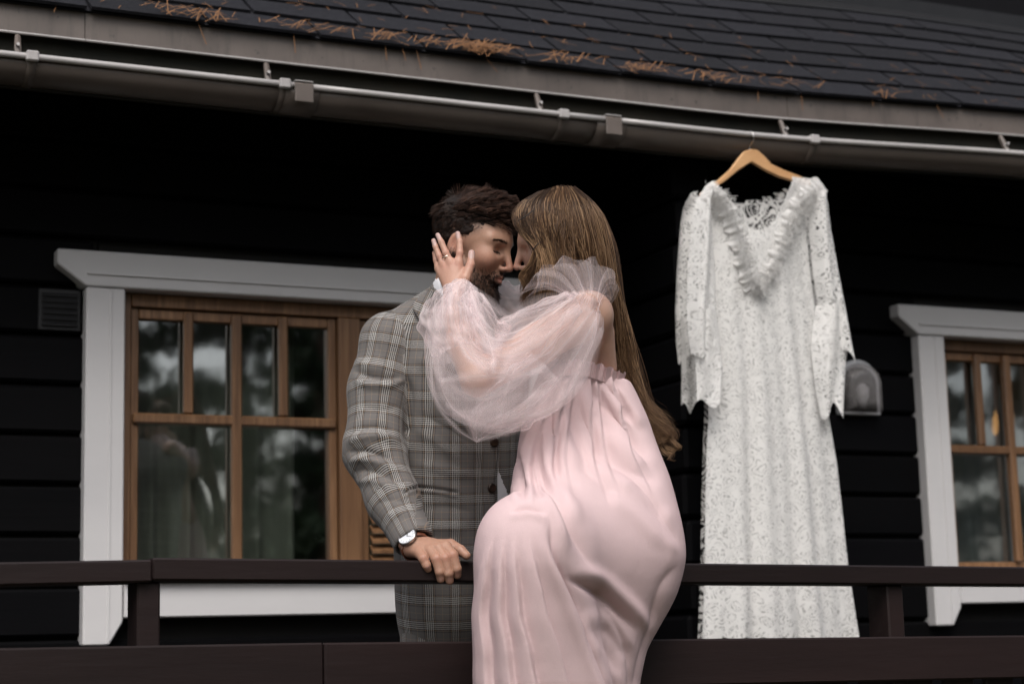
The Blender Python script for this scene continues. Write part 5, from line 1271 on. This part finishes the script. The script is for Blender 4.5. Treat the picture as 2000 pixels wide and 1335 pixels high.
# the frill fanning out above the shoulder gather
def fan(c0, rim, seed, den, depth):
    r = np.random.default_rng(seed); rim = spline([pc(*p) for p in rim], 160); base = spline([pc(*p) for p in c0], 160); V = []; D = []
    for j in range(22):
        t = j/21
        for i in range(160):
            a = i/159
            w = depth*(math.sin(i*0.15+seed+0.8*math.sin(i*0.06))+0.6*math.sin(i*0.27+1.7*seed)+0.2*math.sin(i*0.6))*(0.18+t**0.8)*0.6
            te = t*(1+0.09*math.sin(i*0.13+seed)+0.05*math.sin(i*0.25+2*seed)); p = base[i]*(1-te)+rim[i]*te+np.array([0.25*w, 0.02*math.sin(math.pi*t)+0.3*w*0.4, w])
            V.append(p)
            rd = math.exp(-(math.sin(i*0.15+seed*2.1+0.5*math.sin(i*0.05))/0.16)**2)*(1-0.6*t)
            D.append(min(0.8, den+0.22*math.exp(-t/0.22)+0.22*rd+(0.15 if j == 21 else 0)))
    Fq = [(j*160+i, j*160+i+1, (j+1)*160+i+1, (j+1)*160+i) for j in range(21) for i in range(159)]
    add_t(np.array(V), np.array(Fq), np.array(D))
RIM = [(1022, 578, .01), (1040, 545, .0), (1062, 520, .0), (1090, 510, .0), (1118, 507, .0), (1145, 506, .01), (1172, 516, .01), (1200, 545, .03), (1204, 556, .05), (1196, 582, .06), (1180, 612, .06), (1178, 660, .05)]
GA = [(1112, 584, .0), (1124, 579, -.005), (1132, 575, -.01), (1140, 573, -.01), (1148, 573, -.01), (1156, 574, -.01), (1162, 578, -.005), (1167, 584, .0), (1169, 592, .0), (1169, 602, .0), (1166, 612, .0), (1160, 630, .0)]
fan(GA, RIM, 1, 0.14, 0.026); fan([(x, y, z+0.02) for x, y, z in GA], [(x+4, y+4, z+0.05) for x, y, z in RIM], 4, 0.11, 0.028)
GV = np.vstack(TV); GD = np.concatenate(TD)
big_mesh("tulle_sleeve", GV, np.vstack(TF), M_tulle, person_w, np.stack([GD, GD, GD], 1))
# ================================================================== the lace dress on its hanger
DYY = EY-0.02
def lace_mat(name, dens=0.0, colr=(0.80, 0.79, 0.772), hole=0.0, scale=25.0, thr=(0.05, 0.055, 0.11)):
    m, nt, bs = _new(name)
    tc = N(nt, "ShaderNodeTexCoord"); mp = N(nt, "ShaderNodeMapping"); mp.inputs["Scale"].default_value = (1, 0.25, 1); L(nt, tc.outputs["Object"], mp.inputs[0])
    nz = N(nt, "ShaderNodeTexNoise"); nz.inputs["Scale"].default_value = 14; nz.inputs["Detail"].default_value = 2; L(nt, mp.outputs[0], nz.inputs["Vector"])
    vm = N(nt, "ShaderNodeVectorMath", operation='MULTIPLY_ADD'); L(nt, nz.outputs["Color"], vm.inputs[0]); vm.inputs[1].default_value = (0.085, 0.085, 0.085); L(nt, mp.outputs[0], vm.inputs[2])
    def vor(scale, feat):
        v = N(nt, "ShaderNodeTexVoronoi"); v.feature = feat; v.inputs["Scale"].default_value = scale; L(nt, vm.outputs[0], v.inputs["Vector"]); return v.outputs["Distance"]
    d1 = vor(scale, 'F1'); e1 = vor(scale, 'DISTANCE_TO_EDGE'); e2 = vor(scale*4, 'DISTANCE_TO_EDGE')
    rings = mathn(nt, 'SINE', mathn(nt, 'MULTIPLY', d1, 34.0))
    a = mathn(nt, 'GREATER_THAN', rings, thr[0])
    b = mathn(nt, 'LESS_THAN', e1, thr[1])
    c = mathn(nt, 'LESS_THAN', e2, thr[2])
    petals = mathn(nt, 'GREATER_THAN', noise(nt, vm.outputs[0], 36, 2), 0.60-dens)
    lace = mathn(nt, 'MAXIMUM', mathn(nt, 'MAXIMUM', a, b), mathn(nt, 'MAXIMUM', c, petals))
    solid = mathn(nt, 'MAXIMUM', a, b)
    L(nt, mixc(nt, solid, tuple(x*0.86 for x in colr), colr), bs.inputs["Base Color"]); bs.inputs["Roughness"].default_value = 0.85; bs.inputs["Sheen Weight"].default_value = 0.2
    bump(nt, bs, mathn(nt, 'ADD', solid, mathn(nt, 'MULTIPLY', c, 0.4)), 0.5, 0.004)
    o = nt.nodes["Material Output"]; t = N(nt, "ShaderNodeBsdfTranslucent"); t.inputs[0].default_value = (*colr, 1)
    mx = N(nt, "ShaderNodeMixShader"); mx.inputs[0].default_value = 0.25; L(nt, bs.outputs[0], mx.inputs[1]); L(nt, t.outputs[0], mx.inputs[2])
    tr = N(nt, "ShaderNodeBsdfTransparent"); m2 = N(nt, "ShaderNodeMixShader"); L(nt, mathn(nt, 'MULTIPLY_ADD', lace, 0.97-hole, hole), m2.inputs[0]); L(nt, tr.outputs[0], m2.inputs[1]); L(nt, mx.outputs[0], m2.inputs[2]); L(nt, m2.outputs[0], o.inputs[0])
    return m
M_lace = lace_mat("white_guipure_lace", 0.0, hole=0.55)
M_lace2 = lace_mat("white_guipure_lace_sleeve", 0.0, hole=0.15)
M_lace3 = lace_mat("open_back_lace", -0.20, hole=0.0, scale=16.0, thr=(0.45, 0.05, 0.03))
M_lining = cloth_mat("white_slip_lining", (0.68, 0.672, 0.66), 0.8, 0.15)
wd = empty("wedding_dress", on_y(1500, 1240, DYY), "white lace wedding dress with long sleeves hanging from the gutter", "dress")
def sheet(rows, n, depth, wave, cut=None, jag=None, my=130):
    """rows: (y, left, right) in pixels; a sheet of cloth hanging in the dress plane"""
    ys = np.array([r[0] for r in rows], float); Lx = [r[1] for r in rows]; Rx = [r[2] for r in rows]
    Y = np.linspace(ys[0], ys[-1], my); V = []; ok = []
    for y in Y:
        l, r_2 = np.interp(y, ys, Lx), np.interp(y, ys, Rx)
        for i in range(n):
            t = i/(n-1); x = l+(r_2-l)*t; yy = y
            if jag is not None: yy = y+jag(t)*((y-ys[0])/(ys[-1]-ys[0]))**3
            p = on_y(x, yy, DYY); p[1] += depth-0.035*math.sin(math.pi*t)*(1 if depth < 0.03 else -1)+wave(t, (y-ys[0])/(ys[-1]-ys[0])); V.append(p); ok.append(cut is None or not cut(x, y))
    Fc = [(j*n+i, j*n+i+1, (j+1)*n+i+1, (j+1)*n+i) for j in range(my-1) for i in range(n-1) if ok[j*n+i] and ok[j*n+i+1] and ok[(j+1)*n+i] and ok[(j+1)*n+i+1]]
    used = sorted({k for f_ in Fc for k in f_}); mp = {k: i for i, k in enumerate(used)}
    return [V[k] for k in used], [tuple(mp[k] for k in f_) for f_ in Fc]
NECK = [(1396, 340), (1408, 372), (1425, 412), (1446, 440), (1468, 452), (1492, 442), (1512, 412), (1528, 375), (1540, 340)]
def in_neck(x, y): return bool(inpoly(np.array([x]), np.array([y]), NECK)[0])
BODY = [(349, 1398, 1590), (362, 1378, 1600), (385, 1366, 1590), (420, 1368, 1572), (500, 1372, 1578), (620, 1376, 1592), (740, 1386, 1606), (800, 1386, 1614), (900, 1382, 1631), (1000, 1380, 1642), (1100, 1379, 1652), (1243, 1374, 1673)]
pleat = lambda t, s: (0.004+0.013*s)*(math.sin(t*24+0.6*math.sin(s*3))*0.6+math.sin(t*41+1.2)*0.4)*(0.3+0.7*min(1, s*2.2))
V, Fc = sheet(BODY, 74, 0.0, pleat, in_neck, lambda t: 5*abs(math.sin(t*26)), 190); mesh_obj("front_panel", V, Fc, M_lace, wd, True)
BACK = [(358, 1398, 1560)]+[(376, 1396, 1580)]+[(y, l+14, r_2-3) for (y, l, r_2) in BODY[3:]]
def above_back(x, y): return y < 377-0.0035*(x-1470)**2*(0.7 if x < 1470 else 0.8)
V, Fc = sheet(BACK, 60, 0.075, lambda t, s: 0.6*pleat(t+0.13, s), above_back, lambda t: 5*abs(math.sin(t*23+1)), 150); mesh_obj("back_panel", V, Fc, M_lace3, wd, True)
LIN = [(455, 1392, 1548), (560, 1388, 1570), (700, 1394, 1590), (800, 1404, 1596), (900, 1408, 1602), (1000, 1412, 1606), (1100, 1414, 1608), (1196, 1420, 1612)]
V, Fc = sheet(LIN, 50, 0.026, lambda t, s: 0.9*pleat(t, s), None, None, 100); mesh_obj("lining", V, Fc, M_lining, wd, True)
V, Fc = sheet(LIN, 50, 0.05, lambda t, s: 0.5*pleat(t, s), None, None, 60); mesh_obj("lining", V, Fc, M_lining, wd, True)
def sleeve_(rows, ph, jag=None, name="sleeve"):
    A = sheet(rows, 26, -0.028, lambda t, s: 0.010*math.sin(t*9+ph+3*s)*(0.3+s)-0.006*math.sin(t*3.14), None, jag, 90); B_ = sheet(rows, 26, 0.045, lambda t, s: 0.008*math.sin(t*8+ph)*(0.3+s), None, jag, 90)
    v, f = join([A, B_]); mesh_obj(name, v, f, M_lace2, wd, True)
sleeve_([(366, 1372, 1378), (384, 1357, 1378), (400, 1350, 1378), (430, 1344, 1380), (520, 1337, 1384), (600, 1334, 1386), (660, 1336, 1388), (694, 1340, 1390)], 0.3, lambda t: 10*math.sin(t*7))
sleeve_([(380, 1578, 1600), (400, 1570, 1606), (450, 1572, 1611), (540, 1580, 1626), (610, 1590, 1640), (670, 1596, 1652), (700, 1598, 1660)], 1.1, lambda t: 12*math.sin(t*8+1))
sleeve_([(610, 1344, 1388), (680, 1347, 1396), (740, 1348, 1402), (790, 1348, 1398)], 2.0, lambda t: -22*math.sin(t*9+0.4)*(0.3+t*0.5), "flounce")
sleeve_([(600, 1584, 1632), (680, 1576, 1642), (750, 1582, 1637), (806, 1590, 1632)], 0.9, lambda t: 16*math.sin(t*9+0.8), "flounce")
# downy trim round the neck, running to a point below the breast
M_fluff = cloth_mat("white_down_trim", (0.88, 0.87, 0.855), 0.9, 0.45)
fl = []; r_ = np.random.default_rng(12)
def fluff(path, n, w, seg=5):
    P = spline([(*p, 0) for p in path], 60)[:, :2]
    for q in range(n):
        k = r_.integers(0, 59); x, y = P[k]+r_.normal(size=2)*w*np.array([0.42, 0.42]); p = on_y(x, y, DYY); p[1] -= 0.045+abs(r_.normal())*0.010
        d = r_.normal(size=3)*np.array([1, 0.6, 1])+np.array([0, -0.5, -0.5]); d /= np.linalg.norm(d); l = r_.uniform(0.008, 0.022); c = r_.normal(size=3)*0.4
        fl.append([p+d*l*s+c*l*s*s*0.6 for s in np.linspace(0, 1, seg)])
fluff([(1372, 382), (1392, 392), (1412, 420), (1428, 460), (1440, 505), (1452, 545), (1464, 572)], 700, 17); fluff([(1574, 380), (1560, 392), (1545, 412), (1526, 450), (1510, 490), (1490, 535), (1466, 572)], 800, 17); fluff([(1462, 560), (1468, 576)], 120, 14)
v, f = strands(np.array(fl), 0.0012); parts = [(v, f)]
for path in ([(1372, 382), (1392, 392), (1412, 420), (1428, 460), (1440, 505), (1452, 545), (1464, 572)], [(1594, 364), (1568, 384), (1545, 412), (1526, 450), (1510, 490), (1490, 535), (1468, 570)]):
    P = spline([(*p, 0) for p in path], 120)[:, :2]; T = np.gradient(P, axis=0); T /= np.linalg.norm(T, axis=1)[:, None]; V = []
    for k in range(120):
        for j in range(7):
            t = j/6-0.5; wv = math.sin(k*0.55+1.5*math.sin(k*0.13))*0.6+math.sin(k*1.1+2)*0.4
            x, y = P[k]+np.array([-T[k][1], T[k][0]])*t*(34+7*math.sin(k*0.4)); p = on_y(x, y, DYY); p[1] -= 0.037+0.008*wv*(0.2+abs(t)*1.8)-0.012*abs(t); V.append(p+r_.normal(size=3)*0.0008)
    parts.append((V, [(k*7+j, k*7+j+1, (k+1)*7+j+1, (k+1)*7+j) for k in range(119) for j in range(6)]))
v, f = join(parts); mesh_obj("down_trim", v, f, M_fluff, wd, True)
# hanger
hg = empty("coat_hanger", on_y(1465, 320, DYY+0.03), "pale wooden hanger holding the lace dress", "hanger")
M_hw = surf("beech_hanger", (0.42, 0.225, 0.10), (0.56, 0.33, 0.16), 0.4, 14, (0.3, 1, 1), 0.1, 30)
hp = [(1465, 292), (1478, 294), (1492, 306), (1505, 321), (1530, 333), (1562, 345), (1592, 360), (1596, 370), (1586, 370), (1555, 357), (1520, 346), (1492, 333), (1466, 317), (1440, 334), (1418, 352), (1398, 366), (1380, 382), (1368, 388), (1366, 378), (1380, 368), (1398, 355), (1424, 332), (1440, 310), (1452, 296)]
bm = bmesh.new(); prism(bm, [(on_y(x, y, DYY+0.03)[0], on_y(x, y, DYY+0.03)[2]) for (x, y) in hp], DYY+0.022, DYY+0.036, 0.003); bm_obj("bow", bm, M_hw, hg)
zt = on_y(1465, 292, DYY+0.03); zz = GZ+ez(zt[0])
hook = [zt+np.array([0, 0, -0.01]), zt+np.array([0, 0, 0.012]), np.array([zt[0]-0.002, EY-0.016, zz-0.012]), np.array([zt[0]-0.004, EY-0.0145, zz+0.008]), np.array([zt[0]-0.004, EY-0.002, zz+0.0185]), np.array([zt[0]-0.004, EY+0.012, zz+0.01]), np.array([zt[0]-0.004, EY+0.014, zz-0.004])]
hook = [hook[0], hook[1]]+hook[2:]; v, f = tube(spline(hook, 30), 0.0016, 6); mesh_obj("hook", v, f, M_steel, hg, True)

# ================================================================== wall lamp
la = on_y(1680, 757, WALL_Y-0.02); lamp = empty("wall_lamp", la, "unlit bulkhead wall lamp with a cloudy ribbed glass dome", "lamp")
M_lplate = surf("grey_lamp_housing", (0.38, 0.39, 0.41), (0.48, 0.49, 0.51), 0.4, 20, bmp=0.05)
def lglass():
    m, nt, bs = _new("cloudy_lamp_glass"); bs.inputs["Base Color"].default_value = (0.42, 0.40, 0.40, 1); bs.inputs["Roughness"].default_value = 0.12; bs.inputs["Specular IOR Level"].default_value = 0.8
    o = nt.nodes["Material Output"]; t = N(nt, "ShaderNodeBsdfTransparent"); t.inputs[0].default_value = (0.8, 0.78, 0.78, 1); mx = N(nt, "ShaderNodeMixShader")
    L(nt, mathn(nt, 'MULTIPLY_ADD', noise(nt, coords(nt), 45, 3), 0.5, 0.10), mx.inputs[0]); L(nt, t.outputs[0], mx.inputs[1]); L(nt, bs.outputs[0], mx.inputs[2]); L(nt, mx.outputs[0], o.inputs[0]); bump(nt, bs, noise(nt, coords(nt, "Object", (60, 60, 6)), 3, 1), 0.4, 0.003); return m
M_lglass = lglass()
a0 = on_y(1640, 808, WALL_Y-0.02); a1 = on_y(1716, 704, WALL_Y-0.02); lx0, lx1, lz0, lz1 = a0[0], a1[0]-0.004, a0[2], a1[2]; lw = (lx1-lx0)/2; lc = (lx0+lx1)/2
def dshape(sc, z0, z1, cx, w, n=14):
    w = w*sc; zc = z1-w*0.95; pts = [(cx-w, z0), (cx+w, z0)]
    for a in np.linspace(0, math.pi, n): pts.append((cx+w*math.cos(a), zc+w*0.95*math.sin(a)*sc))
    return pts
bm = bmesh.new(); prism(bm, dshape(1.0, lz0, lz1, lc, lw), WALL_Y-0.022, WALL_Y+0.004, 0.003); bm_obj("back_plate", bm, M_lplate, lamp)
bm = bmesh.new(); prism(bm, dshape(0.80, lz0+0.012, lz1-0.016, lc, lw), WALL_Y-0.026, WALL_Y-0.0225); bm_obj("reflector", bm, M_dark, lamp)
V = []; nn_ = 0; prof = dshape(0.90, lz0+0.008, lz1-0.008, lc, lw, 20); pz = (lz0+lz1)/2
prof = [(prof[0][0]+(prof[1][0]-prof[0][0])*q/6, prof[0][1]) for q in range(6)]+prof[1:]
for k in range(9):
    t = k/8; s_ = math.cos(t*math.pi/2)**0.55 if k < 8 else 0.02
    for (x, z) in prof: V.append((lc+(x-lc)*s_, WALL_Y-0.026-0.055*math.sin(t*math.pi/2), pz+(z-pz)*(0.25+0.75*s_ if z < pz else s_)))
np_ = len(prof); Fc = [(k*np_+i, k*np_+(i+1) % np_, (k+1)*np_+(i+1) % np_, (k+1)*np_+i) for k in range(8) for i in range(np_)]
mesh_obj("glass_dome", V, Fc, M_lglass, lamp, True)
v, f = tube([(lc, WALL_Y-0.035, lz0+0.02), (lc, WALL_Y-0.038, lz0+0.045), (lc, WALL_Y-0.040, lz0+0.06), (lc, WALL_Y-0.04, lz0+0.095), (lc, WALL_Y-0.04, lz0+0.11)], [0.013, 0.014, 0.022, 0.024, 0.008], 12); mesh_obj("bulb", v, f, M_lplate, lamp, True)

# ================================================================== behind the windows
def curtain(name, x0, x1, y, z0, z1, seed, mat, label, lean=0.0, k=60):
    r = np.random.default_rng(seed); n = int((x1-x0)*160); V = []; ph = r.uniform(0, 6.28, 5)
    for j in range(14):
        t = j/13
        for i in range(n):
            x = x0+(x1-x0)*i/(n-1); w = 0.022*math.sin(x*k+ph[0]+1.2*math.sin(x*9+ph[1]))+0.012*math.sin(x*k*1.9+ph[2])+0.008*math.sin(x*17+ph[3])
            V.append((x+lean*(1-t)*(x-x0), y+w*(0.7+0.5*t), z1+(z0-z1)*t))
    o = mesh_obj(name, V, [(j*n+i, j*n+i+1, (j+1)*n+i+1, (j+1)*n+i) for j in range(13) for i in range(n-1)], mat, None, True); tag(o, label, "curtain"); return o
M_cur = cloth_mat("sage_grey_curtain", (0.52, 0.52, 0.45), 0.9, 0.3)
M_cur2 = cloth_mat("sheer_grey_curtain", (0.50, 0.50, 0.54), 0.9, 0.4, 0.88)
curtain("curtain", 1.22, 1.90, 5.66, 1.0, 1.93, 3, M_cur, "sage grey curtain behind the left window's main sash")
curtain("curtain", 2.12, 2.7, 5.67, 1.0, 1.93, 4, M_cur, "sage grey curtain behind the louvred sash beside the man")
curtain("curtain", 4.28, 5.7, 5.68, 1.0, 1.93, 5, M_cur2, "sheer pale grey curtain behind the right window", 0.06, 48)
def glow_mat(name, c, s):
    m, nt, bs = _new(name); bs.inputs["Emission Color"].default_value = (*c, 1); bs.inputs["Emission Strength"].default_value = s; bs.inputs["Base Color"].default_value = (*c, 1); return m
M_glow = glow_mat("warm_bulb", (1.0, 0.45, 0.13), 5.0)
gl = empty("candle_lamp", on_y(1958, 900, 5.95), "lit two armed candle lamp glowing behind the right window", "lamp")
for (x, y0, y1) in ((1944, 848, 800), (1975, 838, 792)):
    a, b = on_y(x, y0, 5.95), on_y(x, y1, 5.95); v, f = tube([a+(b-a)*t for t in (0, 0.25, 0.6, 0.9, 1)], [0.008, 0.014, 0.011, 0.004, 0.001], 10); mesh_obj("bulb", v, f, M_glow, gl, True)
    v, f = tube([a-np.array([0, 0, 0.10]), a-np.array([0, 0, 0.002])], 0.009, 8); mesh_obj("candle", v, f, M_trim, gl, True)
a = on_y(1944, 848, 5.95)-np.array([0, 0, 0.10]); b = on_y(1975, 838, 5.95)-np.array([0, 0, 0.10]); c = (a+b)/2; base = np.array([c[0], c[1], 0.75])
v, f = join([tube(spline([a, c-np.array([0, 0, 0.05]), b], 12), 0.006, 6), tube([c-np.array([0, 0, 0.05]), base], 0.008, 8)]); mesh_obj("stand", v, f, M_steel, gl, True)
tb = empty("side_table", (c[0], 6.0, 0), "small table inside the right window carrying the candle lamp", "table")
box_obj("table_top", (c[0]-0.25, c[0]+0.25, 5.78, 6.2, 0.72, 0.749), M_pine, tb)
for dx in (-0.22, 0.19):
    for yy in (5.80, 6.15): box_obj("leg", (c[0]+dx, c[0]+dx+0.03, yy, yy+0.03, 0.0, 0.719), M_pine, tb)

# ================================================================== pines across the clearing (the window mirrors them)
M_bark = surf("pine_bark", (0.06, 0.035, 0.025), (0.14, 0.085, 0.06), 0.9, 8, (1, 1, 0.25), 0.8, 20, bdist=0.02)
M_leaf = surf("pine_foliage", (0.014, 0.030, 0.012), (0.045, 0.075, 0.028), 0.8, 3, bmp=0)
def pine(px_, py_, h, seed, label):
    r = np.random.default_rng(seed); x = y = 0.0; z0 = 0.0
    t = empty("pine_tree", (0, 0, 0), label, "tree", "pines across the clearing")
    sway = r.normal(size=2)*0.15
    tr = [np.array([x+sway[0]*math.sin(s*2), y+sway[1]*math.sin(s*2.5), z0+h*s]) for s in np.linspace(0, 1, 8)]
    parts = [tube(tr, list(np.interp(np.linspace(0, 1, 8), [0, 0.08, 1], [0.24, 0.17, 0.02])*h/9), 9)]; LV = []
    for b in range(34):
        s = 0.12+0.86*(b/33)**0.9; base_ = np.array([np.interp(s, np.linspace(0, 1, 8), [q[i] for q in tr]) for i in range(3)])
        an = b*2.4+r.normal()*0.3; ln = (0.34*h*(1-s)+0.25)*r.uniform(0.55, 1.15); d = np.array([math.cos(an), math.sin(an), 0.15-0.25*(1-s)])
        tip = base_+d*ln; mid = base_+d*ln*0.5+np.array([0, 0, 0.06*ln]); parts.append(tube([base_, mid, tip], [0.03*(1.2-s), 0.018*(1.2-s), 0.005], 5))
        for c_ in range(max(5, int(ln*10))):
            q = r.uniform(0.25, 1.05); cc = base_+d*ln*q+r.normal(size=3)*np.array([0.16, 0.16, 0.09])*(0.4+ln*0.3)
            for l in range(16): LV.append((cc+r.normal(size=3)*np.array([0.11, 0.11, 0.07]), r.normal(size=3), r.uniform(0.07, 0.17)))
    v, f = join(parts); mesh_obj("trunk", v, f, M_bark, t, True)
    p = np.array([q[0] for q in LV]); d = np.array([q[1] for q in LV]); s = np.array([q[2] for q in LV])[:, None]
    d /= np.linalg.norm(d, axis=1)[:, None]; e = np.cross(d, [0.3, 0.2, 0.9]); e /= np.linalg.norm(e, axis=1)[:, None]+1e-6
    V = np.stack([p-e*s*0.35, p+d*s, p+e*s*0.35, p-d*s*0.7], 1).reshape(-1, 3); Fc = np.arange(len(V)).reshape(-1, 4)
    mesh_obj("crown", V, Fc, M_leaf, t); t.location = (px_, py_, -0.62); return t
PN = [(-7.5, -9.0, 9.5), (-3.2, -12.5, 11.0), (0.8, -10.5, 9.0), (3.4, -8.6, 8.2), (5.3, -10.8, 10.0), (6.9, -8.2, 8.6), (8.6, -11.5, 10.5), (11.0, -9.0, 9.6), (13.2, -7.6, 9.0), (15.6, -9.6, 10.0), (18.5, -8.0, 9.5), (2.2, -13.0, 11.5), (4.4, -14.5, 12.0), (7.6, -14.0, 12.0), (10.0, -13.5, 11.5), (12.4, -12.5, 11.0), (14.4, -10.8, 11.0), (16.6, -12.5, 12.0), (19.5, -12.0, 12.0), (17.2, -6.6, 8.5), (14.8, -13.8, 12.0)]
protos = []
for i, (x, y, h) in enumerate(PN):
    if i < 3: protos.append(pine(x, y, 10.0, 50+i, "slender pine at the edge of the clearing facing the cabin")); protos[-1].scale = (h/10,)*3; continue
    src_ = protos[i % 3]; t = src_.copy(); col.objects.link(t); t.location = (x, y, -0.62); t.rotation_euler = (0, 0, 1.3*i); t.scale = (h/10,)*3
    for ch in list(src_.children):
        c = ch.copy(); col.objects.link(c); c.parent = t
